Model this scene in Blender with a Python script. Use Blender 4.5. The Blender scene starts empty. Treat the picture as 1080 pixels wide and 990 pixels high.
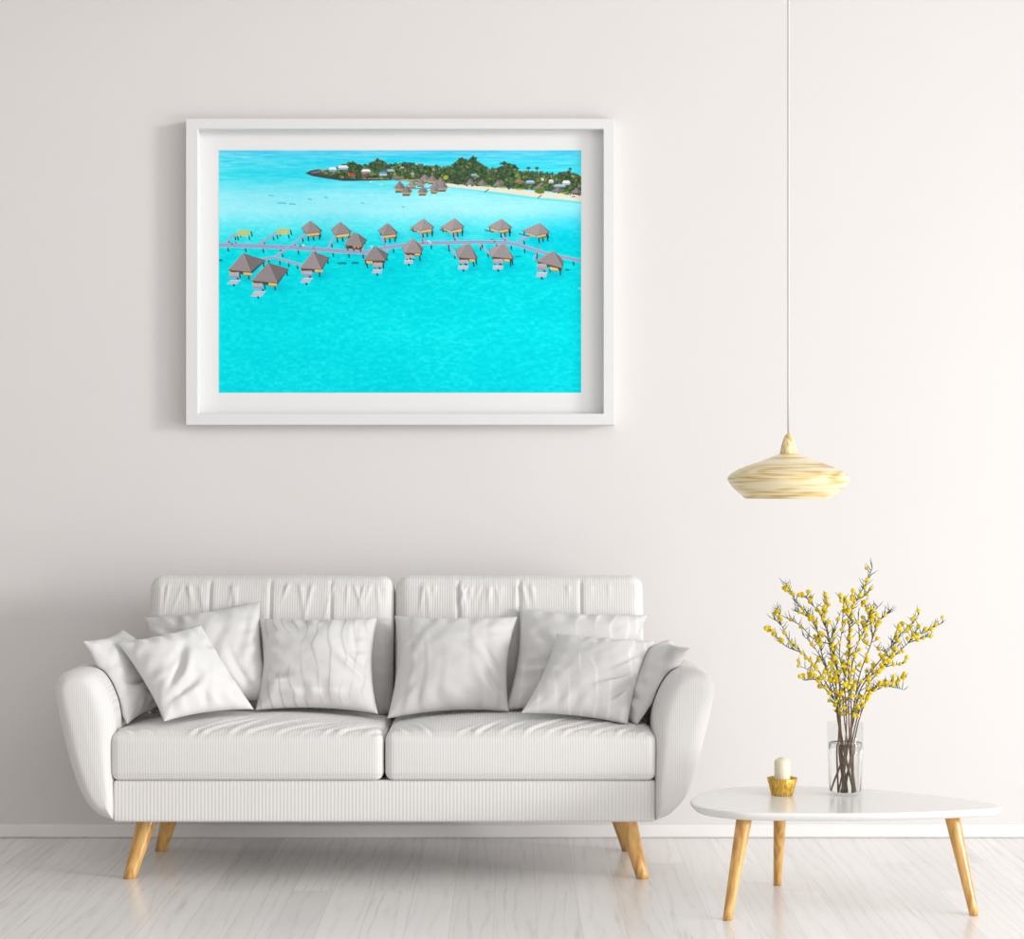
import bpy, bmesh, math, random
import numpy as np
from mathutils import Vector, Matrix, noise

SC = bpy.context.scene
COL = SC.collection

# ------------------------------------------------------------------ camera, world, light
D = 7.5            # camera distance from the back wall (the wall is the plane y = 0)
H = 1.23           # camera height
F = 2365.0         # focal length in pixels of a 1080 px wide frame
cam_d = bpy.data.cameras.new('camera')
cam = bpy.data.objects.new('camera', cam_d); COL.objects.link(cam)
cam.location = (0, -D, H); cam.rotation_euler = (math.pi / 2, 0, 0)
cam_d.sensor_fit = 'HORIZONTAL'; cam_d.sensor_width = 36.0; cam_d.lens = F / 1080 * 36
cam_d.clip_start = 0.05; cam_d.clip_end = 100
SC.camera = cam

world = bpy.data.worlds.new('world'); SC.world = world
world.use_nodes = True
bg = world.node_tree.nodes['Background']
bg.inputs[0].default_value = (1.0, 0.995, 0.99, 1)
bg.inputs[1].default_value = 0.84

sun_d = bpy.data.lights.new('window_daylight', 'SUN')
sun_d.energy = 1.4; sun_d.angle = math.radians(11); sun_d.color = (1.0, 0.995, 0.99)
sun = bpy.data.objects.new('window_daylight', sun_d); COL.objects.link(sun)
sun_dir = Vector((-1.0, 0.48, -0.16))
sun.rotation_euler = sun_dir.to_track_quat('-Z', 'Y').to_euler()
sun.location = (4, -2, 2)

low_fill_d = bpy.data.lights.new('low_fill_light', 'AREA')  # added low fill lamp, brightens the floor under the sofa; no window built
low_fill_d.shape = 'RECTANGLE'; low_fill_d.size = 2.6; low_fill_d.size_y = 1.2; low_fill_d.energy = 75
low_fill_d.color = (1.0, 0.995, 0.99)
low_fill = bpy.data.objects.new('low_fill_light', low_fill_d); COL.objects.link(low_fill)
low_fill.location = (3.9, -3.3, 0.72)
low_fill.rotation_euler = Vector((-1, 0.62, -0.06)).to_track_quat('-Z', 'Y').to_euler()

high_fill_d = bpy.data.lights.new('high_fill_light', 'AREA')  # added high fill lamp for floor, wall and sofa front; no roof opening
high_fill_d.shape = 'RECTANGLE'; high_fill_d.size = 3.4; high_fill_d.size_y = 2.8; high_fill_d.energy = 36
high_fill_d.color = (1.0, 0.995, 0.99)
high_fill = bpy.data.objects.new('high_fill_light', high_fill_d); COL.objects.link(high_fill)
high_fill.location = (2.4, -4.4, 3.75)
high_fill.rotation_euler = (Vector((0.5, -1.5, 0.0)) - high_fill.location).to_track_quat('-Z', 'Y').to_euler()

SC.view_settings.view_transform = 'Standard'
SC.view_settings.look = 'None'
SC.view_settings.gamma = 1.0
SC.view_settings.use_curve_mapping = False
SC.view_settings.exposure = -0.06
try:
    SC.cycles.use_denoising = True
    SC.cycles.max_bounces = 14
    SC.cycles.transparent_max_bounces = 16
    SC.cycles.transmission_bounces = 14
except Exception:
    pass

# ------------------------------------------------------------------ helpers
def srgb(r, g, b):
    def c(v):
        v /= 255.0
        return v / 12.92 if v <= 0.04045 else ((v + 0.055) / 1.055) ** 2.4
    return (c(r), c(g), c(b), 1.0)

def P(px, py, d):
    """world point seen at a photo pixel, standing d metres in front of the back wall"""
    k = (D - d) / F
    return Vector(((px - 540) * k, -d, H - (py - 495) * k))

def new_mat(name):
    m = bpy.data.materials.new(name); m.use_nodes = True
    nt = m.node_tree
    return m, nt, nt.nodes['Principled BSDF']

def N(nt, t, **kw):
    n = nt.nodes.new(t)
    for k, v in kw.items():
        if k.startswith('i_'):
            n.inputs[k[2:].replace('_', ' ')].default_value = v
        else:
            setattr(n, k, v)
    return n

def ramp(nt, stops):
    n = nt.nodes.new('ShaderNodeValToRGB')
    e = n.color_ramp.elements
    while len(e) < len(stops):
        e.new(0.5)
    for el, (p, c) in zip(e, stops):
        el.position = p; el.color = c
    return n

def mesh_obj(name, verts, faces, mat, parent=None, smooth=True, origin=None):
    me = bpy.data.meshes.new(name)
    if origin is None:
        origin = Vector((0, 0, 0))
    origin = Vector(origin)
    me.from_pydata([tuple(Vector(v) - origin) for v in verts], [], faces)
    me.update()
    bm = bmesh.new(); bm.from_mesh(me)
    bmesh.ops.recalc_face_normals(bm, faces=bm.faces)
    bm.to_mesh(me); bm.free()
    if smooth:
        for p in me.polygons:
            p.use_smooth = True
    me.materials.append(mat)
    o = bpy.data.objects.new(name, me); COL.objects.link(o)
    o.location = origin
    if parent is not None:
        o.parent = parent
        o.location = origin - parent.location
    return o

def thing(name, loc, label, cat, group=None):
    o = bpy.data.objects.new(name, None); COL.objects.link(o)
    o.location = loc; o.empty_display_size = 0.1
    return tag(o, label, cat, group)

def tag(o, label, cat, group=None):
    o['label'] = label; o['category'] = cat
    if group:
        o['group'] = group
    return o

def structure(o):
    o['kind'] = 'structure'
    return o

def box_vf(x0, x1, y0, y1, z0, z1):
    v = [(x, y, z) for x in (x0, x1) for y in (y0, y1) for z in (z0, z1)]
    f = [(0, 1, 3, 2), (4, 6, 7, 5), (0, 4, 5, 1), (2, 3, 7, 6), (0, 2, 6, 4), (1, 5, 7, 3)]
    return v, f

def bevel_mod(o, w, seg=3):
    m = o.modifiers.new('bevel', 'BEVEL'); m.width = w; m.segments = seg; m.limit_method = 'ANGLE'
    return o

def cube_grid(sx, sy, sz, nx, ny, nz, r, rx=None):
    """closed box surface with a regular grid on every side and rounded edges, centred on the origin"""
    vs, idx, fs = [], {}, []
    hx, hy, hz = sx / 2, sy / 2, sz / 2
    # cosine-ish spacing is not needed: edges get extra rows from the rounding map
    def lin(n, h):
        inner = h - r
        a = [-h + r * (1 - math.cos(math.pi / 2 * t / 6)) * 1.0 for t in range(6)]
        b = [-inner + 2 * inner * i / n for i in range(n + 1)]
        c = [-q for q in reversed(a)]
        return a + b + c
    X, Y, Z = lin(nx, hx), lin(ny, hy), lin(nz, hz)
    nX, nY, nZ = len(X) - 1, len(Y) - 1, len(Z) - 1
    def vid(i, j, k):
        key = (i, j, k)
        if key not in idx:
            p = Vector((X[i], Y[j], Z[k]))
            c = Vector((max(-hx + r, min(hx - r, p.x)), max(-hy + r, min(hy - r, p.y)), max(-hz + r, min(hz - r, p.z))))
            d = p - c
            if d.length > 1e-9:
                p = c + d.normalized() * r
            idx[key] = len(vs); vs.append(p)
        return idx[key]
    for j in range(nY):
        for k in range(nZ):
            for i in (0, nX):
                fs.append((vid(i, j, k), vid(i, j + 1, k), vid(i, j + 1, k + 1), vid(i, j, k + 1)))
    for i in range(nX):
        for k in range(nZ):
            for j in (0, nY):
                fs.append((vid(i, j, k), vid(i + 1, j, k), vid(i + 1, j, k + 1), vid(i, j, k + 1)))
    for i in range(nX):
        for j in range(nY):
            for k in (0, nZ):
                fs.append((vid(i, j, k), vid(i + 1, j, k), vid(i + 1, j + 1, k), vid(i, j + 1, k)))
    return vs, fs

def lathe(profile, n, centre, closed=False):
    """profile: list of (radius, z)"""
    vs, fs = [], []
    cx, cy, cz = centre
    m = len(profile)
    for r, z in profile:
        for k in range(n):
            a = 2 * math.pi * k / n
            vs.append((cx + r * math.cos(a), cy + r * math.sin(a), cz + z))
    for i in range(m if closed else m - 1):
        i2 = (i + 1) % m
        for k in range(n):
            k2 = (k + 1) % n
            fs.append((i * n + k, i * n + k2, i2 * n + k2, i2 * n + k))
    if not closed:
        fs.append(tuple(range(n)))
        fs.append(tuple((m - 1) * n + k for k in range(n)))
    return vs, fs

def smooth_path(pts, per=6):
    """Catmull-Rom through 3-D points"""
    pts = [Vector(p) for p in pts]
    q = [pts[0] * 2 - pts[1]] + pts + [pts[-1] * 2 - pts[-2]]
    out = []
    for i in range(1, len(q) - 2):
        p0, p1, p2, p3 = q[i - 1], q[i], q[i + 1], q[i + 2]
        for s in range(per):
            t = s / per
            out.append(0.5 * ((2 * p1) + (p2 - p0) * t + (2 * p0 - 5 * p1 + 4 * p2 - p3) * t * t + (3 * p1 - p0 - 3 * p2 + p3) * t ** 3))
    out.append(pts[-1])
    return out

def tube_vf(path, radii, n=6, vs=None, fs=None):
    vs = [] if vs is None else vs
    fs = [] if fs is None else fs
    base = len(vs)
    m = len(path)
    for i, p in enumerate(path):
        t = (path[min(i + 1, m - 1)] - path[max(i - 1, 0)]).normalized()
        a = t.cross(Vector((0.13, 1, 0.21))).normalized(); b = t.cross(a)
        r = radii[i] if hasattr(radii, '__len__') else radii
        for k in range(n):
            th = 2 * math.pi * k / n
            vs.append(p + (a * math.cos(th) + b * math.sin(th)) * r)
    for i in range(m - 1):
        for k in range(n):
            k2 = (k + 1) % n
            fs.append((base + i * n + k, base + i * n + k2, base + (i + 1) * n + k2, base + (i + 1) * n + k))
    fs.append(tuple(base + k for k in reversed(range(n))))
    fs.append(tuple(base + (m - 1) * n + k for k in range(n)))
    return vs, fs

# ------------------------------------------------------------------ materials
def mat_wall():
    m, nt, b = new_mat('painted_wall')
    nz = N(nt, 'ShaderNodeTexNoise'); nz.inputs['Scale'].default_value = 180; nz.inputs['Detail'].default_value = 4
    tc = N(nt, 'ShaderNodeTexCoord')
    nt.links.new(tc.outputs['Object'], nz.inputs['Vector'])
    bp = N(nt, 'ShaderNodeBump'); bp.inputs['Strength'].default_value = 0.04; bp.inputs['Distance'].default_value = 0.001
    nt.links.new(nz.outputs['Fac'], bp.inputs['Height']); nt.links.new(bp.outputs['Normal'], b.inputs['Normal'])
    b.inputs['Base Color'].default_value = (0.735, 0.712, 0.701, 1)
    b.inputs['Roughness'].default_value = 0.9
    b.inputs['Specular IOR Level'].default_value = 0.15
    return m

def mat_plain(name, col, rough=0.5, spec=0.5, bump=0.0, bscale=200, coat=0.0):
    m, nt, b = new_mat(name)
    b.inputs['Base Color'].default_value = col
    b.inputs['Roughness'].default_value = rough
    b.inputs['Specular IOR Level'].default_value = spec
    b.inputs['Coat Weight'].default_value = coat
    nz = N(nt, 'ShaderNodeTexNoise'); nz.inputs['Scale'].default_value = bscale
    tc = N(nt, 'ShaderNodeTexCoord'); nt.links.new(tc.outputs['Object'], nz.inputs['Vector'])
    bp = N(nt, 'ShaderNodeBump'); bp.inputs['Strength'].default_value = bump; bp.inputs['Distance'].default_value = 0.002
    nt.links.new(nz.outputs['Fac'], bp.inputs['Height']); nt.links.new(bp.outputs['Normal'], b.inputs['Normal'])
    return m

def mat_floor():
    m, nt, b = new_mat('whitewashed_planks')
    L = nt.links.new
    tc = N(nt, 'ShaderNodeTexCoord')
    rot = N(nt, 'ShaderNodeMapping'); rot.inputs['Rotation'].default_value = (0, 0, math.pi / 2)
    rot.inputs['Location'].default_value = (0.3, 0.05, 0)
    L(tc.outputs['Object'], rot.inputs['Vector'])
    br = N(nt, 'ShaderNodeTexBrick'); br.offset = 0.37; br.offset_frequency = 2; br.squash = 1.0
    br.inputs['Scale'].default_value = 1.0
    br.inputs['Brick Width'].default_value = 1.25; br.inputs['Row Height'].default_value = 0.118
    br.inputs['Mortar Size'].default_value = 0.0009; br.inputs['Mortar Smooth'].default_value = 0.3
    br.inputs['Color1'].default_value = (0, 0, 0, 1); br.inputs['Color2'].default_value = (1, 1, 1, 1)
    br.inputs['Mortar'].default_value = (0.5, 0.5, 0.5, 1)
    L(rot.outputs['Vector'], br.inputs['Vector'])
    # per-plank offset of the grain
    sep = N(nt, 'ShaderNodeSeparateColor'); L(br.outputs['Color'], sep.inputs['Color'])
    mul = N(nt, 'ShaderNodeMath', operation='MULTIPLY'); mul.inputs[1].default_value = 7.3
    L(sep.outputs[0], mul.inputs[0])
    comb = N(nt, 'ShaderNodeCombineXYZ'); L(mul.outputs[0], comb.inputs['X']); L(mul.outputs[0], comb.inputs['Y'])
    add = N(nt, 'ShaderNodeVectorMath', operation='ADD')
    L(tc.outputs['Object'], add.inputs[0]); L(comb.outputs[0], add.inputs[1])
    st = N(nt, 'ShaderNodeMapping'); st.inputs['Scale'].default_value = (1.0, 0.10, 1.0)
    L(add.outputs[0], st.inputs['Vector'])
    wv = N(nt, 'ShaderNodeTexWave', wave_type='BANDS', bands_direction='X')
    wv.inputs['Scale'].default_value = 8.0; wv.inputs['Distortion'].default_value = 14.0
    wv.inputs['Detail'].default_value = 3.0; wv.inputs['Detail Scale'].default_value = 0.9
    L(st.outputs['Vector'], wv.inputs['Vector'])
    st2 = N(nt, 'ShaderNodeMapping'); st2.inputs['Scale'].default_value = (1.0, 0.045, 1.0)
    L(add.outputs[0], st2.inputs['Vector'])
    fine = N(nt, 'ShaderNodeTexNoise'); fine.inputs['Scale'].default_value = 130; fine.inputs['Detail'].default_value = 5
    L(st2.outputs['Vector'], fine.inputs['Vector'])
    blot = N(nt, 'ShaderNodeTexNoise'); blot.inputs['Scale'].default_value = 7; blot.inputs['Detail'].default_value = 2
    L(st.outputs['Vector'], blot.inputs['Vector'])
    rw = ramp(nt, [(0.0, (0, 0, 0, 1)), (0.35, (0.75, 0.75, 0.75, 1)), (1.0, (1, 1, 1, 1))]); L(wv.outputs['Color'], rw.inputs['Fac'])
    rb = ramp(nt, [(0.38, (0, 0, 0, 1)), (0.62, (1, 1, 1, 1))]); L(blot.outputs['Fac'], rb.inputs['Fac'])
    mx = N(nt, 'ShaderNodeMath', operation='MULTIPLY_ADD')   # grain * .5 + fine
    L(rw.outputs['Color'], mx.inputs[0]); mx.inputs[1].default_value = 0.45; L(fine.outputs['Fac'], mx.inputs[2])
    inv = N(nt, 'ShaderNodeMath', operation='SUBTRACT'); inv.inputs[0].default_value = 1.0; L(rb.outputs['Color'], inv.inputs[1])
    mx2 = N(nt, 'ShaderNodeMath', operation='MULTIPLY_ADD'); L(inv.outputs[0], mx2.inputs[0]); mx2.inputs[1].default_value = 0.22
    L(mx.outputs[0], mx2.inputs[2])
    cr = ramp(nt, [(0.30, (0.68, 0.66, 0.642, 1)), (0.6, (0.83, 0.812, 0.797, 1)), (0.95, (0.88, 0.865, 0.85, 1))])
    L(mx2.outputs[0], cr.inputs['Fac'])
    # plank to plank tone
    tone = ramp(nt, [(0.0, (0.91, 0.91, 0.91, 1)), (1.0, (1.03, 1.03, 1.03, 1))]); L(sep.outputs[0], tone.inputs['Fac'])
    mm = N(nt, 'ShaderNodeMix', data_type='RGBA', blend_type='MULTIPLY'); mm.inputs['Factor'].default_value = 1.0
    L(cr.outputs['Color'], mm.inputs['A']); L(tone.outputs['Color'], mm.inputs['B'])
    jn = N(nt, 'ShaderNodeMix', data_type='RGBA'); L(br.outputs['Fac'], jn.inputs['Factor'])
    L(mm.outputs['Result'], jn.inputs['A']); jn.inputs['B'].default_value = (0.68, 0.66, 0.645, 1)
    L(jn.outputs['Result'], b.inputs['Base Color'])
    b.inputs['Roughness'].default_value = 0.26
    b.inputs['Specular IOR Level'].default_value = 0.5
    bp = N(nt, 'ShaderNodeBump'); bp.inputs['Strength'].default_value = 0.06; bp.inputs['Distance'].default_value = 0.001
    L(mx2.outputs[0], bp.inputs['Height']); L(bp.outputs['Normal'], b.inputs['Normal'])
    return m

def mat_corduroy(period=0.0077, strength=0.30):
    m, nt, b = new_mat('corduroy')
    L = nt.links.new
    geo = N(nt, 'ShaderNodeTexCoord')
    wv = N(nt, 'ShaderNodeTexWave', wave_type='BANDS', bands_direction='X')
    wv.inputs['Scale'].default_value = 2 * math.pi / (20 * period); wv.inputs['Distortion'].default_value = 0.0
    L(geo.outputs['Object'], wv.inputs['Vector'])
    nz = N(nt, 'ShaderNodeTexNoise'); nz.inputs['Scale'].default_value = 500; L(geo.outputs['Object'], nz.inputs['Vector'])
    ad = N(nt, 'ShaderNodeMath', operation='MULTIPLY_ADD'); L(nz.outputs['Fac'], ad.inputs[0]); ad.inputs[1].default_value = 0.15
    L(wv.outputs['Fac'], ad.inputs[2])
    bp = N(nt, 'ShaderNodeBump'); bp.inputs['Strength'].default_value = strength; bp.inputs['Distance'].default_value = 0.002
    L(ad.outputs[0], bp.inputs['Height']); L(bp.outputs['Normal'], b.inputs['Normal'])
    cr = ramp(nt, [(0.0, (0.68, 0.661, 0.647, 1)), (0.6, (0.745, 0.726, 0.712, 1))]); L(wv.outputs['Fac'], cr.inputs['Fac'])
    L(cr.outputs['Color'], b.inputs['Base Color'])
    b.inputs['Roughness'].default_value = 0.85
    b.inputs['Specular IOR Level'].default_value = 0.2
    b.inputs['Sheen Weight'].default_value = 0.15
    return m

def mat_damask(name, seed, light, dark, scale=5.0, distort=7.0, soft=0.2):
    """plain woven cushion cover with a raised wavy thread pattern"""
    m, nt, b = new_mat(name)
    L = nt.links.new
    tc = N(nt, 'ShaderNodeTexCoord')
    mp = N(nt, 'ShaderNodeMapping'); mp.inputs['Location'].default_value = (seed * 1.7, seed * 0.9, seed * 2.3)
    mp.inputs['Scale'].default_value = (1.0, 1.0, 0.85)
    L(tc.outputs['Object'], mp.inputs['Vector'])
    wv = N(nt, 'ShaderNodeTexWave', wave_type='BANDS', bands_direction='X')
    wv.inputs['Scale'].default_value = scale; wv.inputs['Distortion'].default_value = distort
    wv.inputs['Detail'].default_value = 1.0; wv.inputs['Detail Scale'].default_value = 0.8
    L(mp.outputs['Vector'], wv.inputs['Vector'])
    rw = ramp(nt, [(0.0, (1, 1, 1, 1)), (soft, (0.25, 0.25, 0.25, 1)), (0.6, (0, 0, 0, 1))])
    L(wv.outputs['Fac'], rw.inputs['Fac'])
    ms = N(nt, 'ShaderNodeTexNoise'); ms.inputs['Scale'].default_value = 6; L(mp.outputs['Vector'], ms.inputs['Vector'])
    rm = ramp(nt, [(0.40, (0, 0, 0, 1)), (0.52, (1, 1, 1, 1))]); L(ms.outputs['Fac'], rm.inputs['Fac'])
    mu = N(nt, 'ShaderNodeMath', operation='MULTIPLY'); L(rw.outputs['Color'], mu.inputs[0]); L(rm.outputs['Color'], mu.inputs[1])
    mix = N(nt, 'ShaderNodeMix', data_type='RGBA'); L(mu.outputs[0], mix.inputs['Factor'])
    mix.inputs['A'].default_value = light; mix.inputs['B'].default_value = dark
    L(mix.outputs['Result'], b.inputs['Base Color'])
    wn = N(nt, 'ShaderNodeTexNoise'); wn.inputs['Scale'].default_value = 420; L(tc.outputs['Object'], wn.inputs['Vector'])
    ad = N(nt, 'ShaderNodeMath', operation='MULTIPLY_ADD'); L(wn.outputs['Fac'], ad.inputs[0]); ad.inputs[1].default_value = 0.25
    L(mu.outputs[0], ad.inputs[2])
    bp = N(nt, 'ShaderNodeBump'); bp.inputs['Strength'].default_value = 0.45; bp.inputs['Distance'].default_value = 0.002
    L(ad.outputs[0], bp.inputs['Height']); L(bp.outputs['Normal'], b.inputs['Normal'])
    b.inputs['Roughness'].default_value = 0.75
    b.inputs['Specular IOR Level'].default_value = 0.25
    b.inputs['Sheen Weight'].default_value = 0.1
    return m

def mat_wood(name, stops, grain, rings, rough=0.3, strength=0.5):
    """grain: stretch of the streak noise per axis; rings: scale of the larger figure"""
    m, nt, b = new_mat(name)
    L = nt.links.new
    tc = N(nt, 'ShaderNodeTexCoord')
    mp = N(nt, 'ShaderNodeMapping'); mp.inputs['Scale'].default_value = grain
    L(tc.outputs['Object'], mp.inputs['Vector'])
    nz = N(nt, 'ShaderNodeTexNoise'); nz.inputs['Scale'].default_value = 1.0; nz.inputs['Detail'].default_value = 4
    nz.inputs['Roughness'].default_value = 0.6
    L(mp.outputs['Vector'], nz.inputs['Vector'])
    mp2 = N(nt, 'ShaderNodeMapping'); mp2.inputs['Scale'].default_value = rings
    L(tc.outputs['Object'], mp2.inputs['Vector'])
    n2 = N(nt, 'ShaderNodeTexNoise'); n2.inputs['Scale'].default_value = 1.0; n2.inputs['Detail'].default_value = 1
    L(mp2.outputs['Vector'], n2.inputs['Vector'])
    ml = N(nt, 'ShaderNodeMath', operation='MULTIPLY'); ml.inputs[1].default_value = 38.0; L(n2.outputs['Fac'], ml.inputs[0])
    sn = N(nt, 'ShaderNodeMath', operation='SINE'); L(ml.outputs[0], sn.inputs[0])
    ad = N(nt, 'ShaderNodeMath', operation='MULTIPLY_ADD'); L(sn.outputs[0], ad.inputs[0]); ad.inputs[1].default_value = 0.10 * strength
    L(nz.outputs['Fac'], ad.inputs[2])
    cr = ramp(nt, stops); L(ad.outputs[0], cr.inputs['Fac'])
    L(cr.outputs['Color'], b.inputs['Base Color'])
    b.inputs['Roughness'].default_value = rough
    b.inputs['Coat Weight'].default_value = 0.3; b.inputs['Coat Roughness'].default_value = 0.15
    return m

M_wall = mat_wall()
M_floor = mat_floor()
M_side = mat_plain('low_bounce_wall', (0.42, 0.40, 0.385, 1), 0.9, 0.1, 0.03)  # taupe tone chosen to cut bounce light on the left
M_trim = mat_plain('white_trim_paint', (0.84, 0.82, 0.81, 1), 0.5, 0.3)
M_frame = mat_plain('white_frame_lacquer', (0.755, 0.755, 0.755, 1), 0.45, 0.3)
M_mat = mat_plain('mat_board', (0.80, 0.795, 0.79, 1), 0.9, 0.1, 0.03, 400)
M_cord = mat_corduroy()
M_cordw = mat_corduroy(0.0107)
M_corda = mat_corduroy(0.0060, 0.22)
M_leg = mat_wood('oiled_oak', [(0.30, srgb(190, 136, 66)), (0.5, srgb(216, 166, 92)), (0.70, srgb(228, 184, 112))], (70, 70, 6), (16, 16, 4), 0.28, 1.0)
M_shade = mat_wood('bamboo_veneer', [(0.30, srgb(186, 140, 62)), (0.42, srgb(222, 196, 134)), (0.54, srgb(236, 222, 182)), (0.75, srgb(240, 230, 204))], (5, 5, 150), (3, 3, 18), 0.4, 0.6)
M_table = mat_plain('white_table_lacquer', (0.82, 0.81, 0.80, 1), 0.22, 0.5)
M_cable = mat_plain('grey_cable', srgb(205, 203, 198), 0.5, 0.4)
M_candle = mat_plain('candle_wax', srgb(226, 220, 196), 0.5, 0.4, 0.1, 60)
M_stem = mat_plain('brown_bark', srgb(116, 92, 72), 0.7, 0.2, 0.4, 300)
M_green = mat_plain('green_shoot', srgb(72, 96, 58), 0.6, 0.3)

def mat_gold():
    m, nt, b = new_mat('gold_foil')
    L = nt.links.new
    tc = N(nt, 'ShaderNodeTexCoord')
    mp = N(nt, 'ShaderNodeMapping'); mp.inputs['Scale'].default_value = (1, 1, 0.25); L(tc.outputs['Object'], mp.inputs['Vector'])
    nz = N(nt, 'ShaderNodeTexNoise'); nz.inputs['Scale'].default_value = 190; nz.inputs['Detail'].default_value = 3; L(mp.outputs['Vector'], nz.inputs['Vector'])
    cr = ramp(nt, [(0.3, srgb(150, 108, 30)), (0.5, srgb(206, 164, 66)), (0.7, srgb(238, 206, 110))]); L(nz.outputs['Fac'], cr.inputs['Fac'])
    L(cr.outputs['Color'], b.inputs['Base Color'])
    bp = N(nt, 'ShaderNodeBump'); bp.inputs['Strength'].default_value = 0.7; bp.inputs['Distance'].default_value = 0.003
    L(nz.outputs['Fac'], bp.inputs['Height']); L(bp.outputs['Normal'], b.inputs['Normal'])
    b.inputs['Metallic'].default_value = 0.55; b.inputs['Roughness'].default_value = 0.42
    return m
M_gold = mat_gold()

def mat_blossom():
    m, nt, b = new_mat('yellow_blossom')
    L = nt.links.new
    oi = N(nt, 'ShaderNodeObjectInfo')
    tc = N(nt, 'ShaderNodeTexCoord')
    nz = N(nt, 'ShaderNodeTexNoise'); nz.inputs['Scale'].default_value = 260; L(tc.outputs['Object'], nz.inputs['Vector'])
    cr = ramp(nt, [(0.3, srgb(196, 160, 22)), (0.5, srgb(232, 208, 40)), (0.75, srgb(244, 226, 70))]); L(nz.outputs['Fac'], cr.inputs['Fac'])
    cr2 = ramp(nt, [(0.0, (0.82, 0.80, 0.7, 1)), (1.0, (1.0, 1.0, 1.0, 1))]); L(oi.outputs['Random'], cr2.inputs['Fac'])
    mm = N(nt, 'ShaderNodeMix', data_type='RGBA', blend_type='MULTIPLY'); mm.inputs['Factor'].default_value = 1
    L(cr.outputs['Color'], mm.inputs['A']); L(cr2.outputs['Color'], mm.inputs['B'])
    L(mm.outputs['Result'], b.inputs['Base Color'])
    b.inputs['Roughness'].default_value = 0.8; b.inputs['Specular IOR Level'].default_value = 0.15
    return m
M_blossom = mat_blossom()

def mat_glass(name, ior, col=(1, 1, 1, 1), rough=0.0):
    m, nt, b = new_mat(name)
    b.inputs['Base Color'].default_value = col
    b.inputs['Roughness'].default_value = rough
    b.inputs['IOR'].default_value = ior
    b.inputs['Transmission Weight'].default_value = 1.0
    return m
def mat_thin_glass():
    m, nt, b = new_mat('clear_glass')
    nt.nodes.remove(b)
    tr = N(nt, 'ShaderNodeBsdfTransparent'); tr.inputs['Color'].default_value = (0.975, 0.98, 0.975, 1)
    gl = N(nt, 'ShaderNodeBsdfGlossy'); gl.inputs['Roughness'].default_value = 0.03
    lw = N(nt, 'ShaderNodeLayerWeight'); lw.inputs['Blend'].default_value = 0.5
    pw = N(nt, 'ShaderNodeMath', operation='POWER'); pw.inputs[1].default_value = 4.0; nt.links.new(lw.outputs['Facing'], pw.inputs[0])
    fr = N(nt, 'ShaderNodeMath', operation='MULTIPLY_ADD'); fr.inputs[1].default_value = 0.35; fr.inputs[2].default_value = 0.02
    nt.links.new(pw.outputs[0], fr.inputs[0])
    mx = N(nt, 'ShaderNodeMixShader')
    nt.links.new(fr.outputs[0], mx.inputs[0]); nt.links.new(tr.outputs[0], mx.inputs[1]); nt.links.new(gl.outputs[0], mx.inputs[2])
    nt.links.new(mx.outputs[0], nt.nodes['Material Output'].inputs['Surface'])
    return m
M_glass = mat_thin_glass()
M_water = mat_glass('water', 1.33, (0.98, 0.985, 0.98, 1))

# ------------------------------------------------------------------ the setting
CEIL = 4.0
v, f = box_vf(-2.75, 5.5, -10.0, 0.12, -0.1, 0.0)
structure(mesh_obj('floor', v, f, M_floor, smooth=False))
v, f = box_vf(-2.75, 5.5, 0.0, 0.12, 0.0, CEIL)
structure(mesh_obj('wall_back', v, f, M_wall, smooth=False))
v, f = box_vf(-2.75, -2.6, -6.0, 0.0, 0.0, CEIL)
structure(mesh_obj('shade_wall_left', v, f, M_side, smooth=False))  # unseen wall, added to darken the left side of the room
v, f = box_vf(-2.75, 4.2, -2.6, 0.12, CEIL, CEIL + 0.15)
structure(mesh_obj('ceiling', v, f, M_wall, smooth=False))
# baseboard: a profile with a small rounded lip, run along the back wall
prof = [(0, 0.0002), (-0.006, 0.0002), (-0.006, 0.0038), (-0.014, 0.0042), (-0.014, 0.036), (-0.0125, 0.041), (-0.009, 0.0445), (0, 0.046)]
vs = [(x, y, z) for x in (-2.6, 5.5) for y, z in prof]
n = len(prof)
fs = [(i, (i + 1) % n, n + (i + 1) % n, n + i) for i in range(n)] + [tuple(range(n)), tuple(range(n, 2 * n))]
structure(mesh_obj('baseboard_back', vs, fs, M_trim, smooth=False))

# ------------------------------------------------------------------ sofa
XC = -0.3787
sofa = thing('sofa', (XC, -0.5, 0), 'white corduroy two-seat sofa on tapered oak legs against the wall', 'sofa')

# base rail
w = 1.61
vs, fs = cube_grid(w, 0.66, 0.124, 60, 20, 6, 0.010)
vs = [p + Vector((XC, -0.52, 0.246)) for p in vs]
mesh_obj('base', vs, fs, M_cordw, sofa, origin=(XC, -0.52, 0.184))

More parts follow.
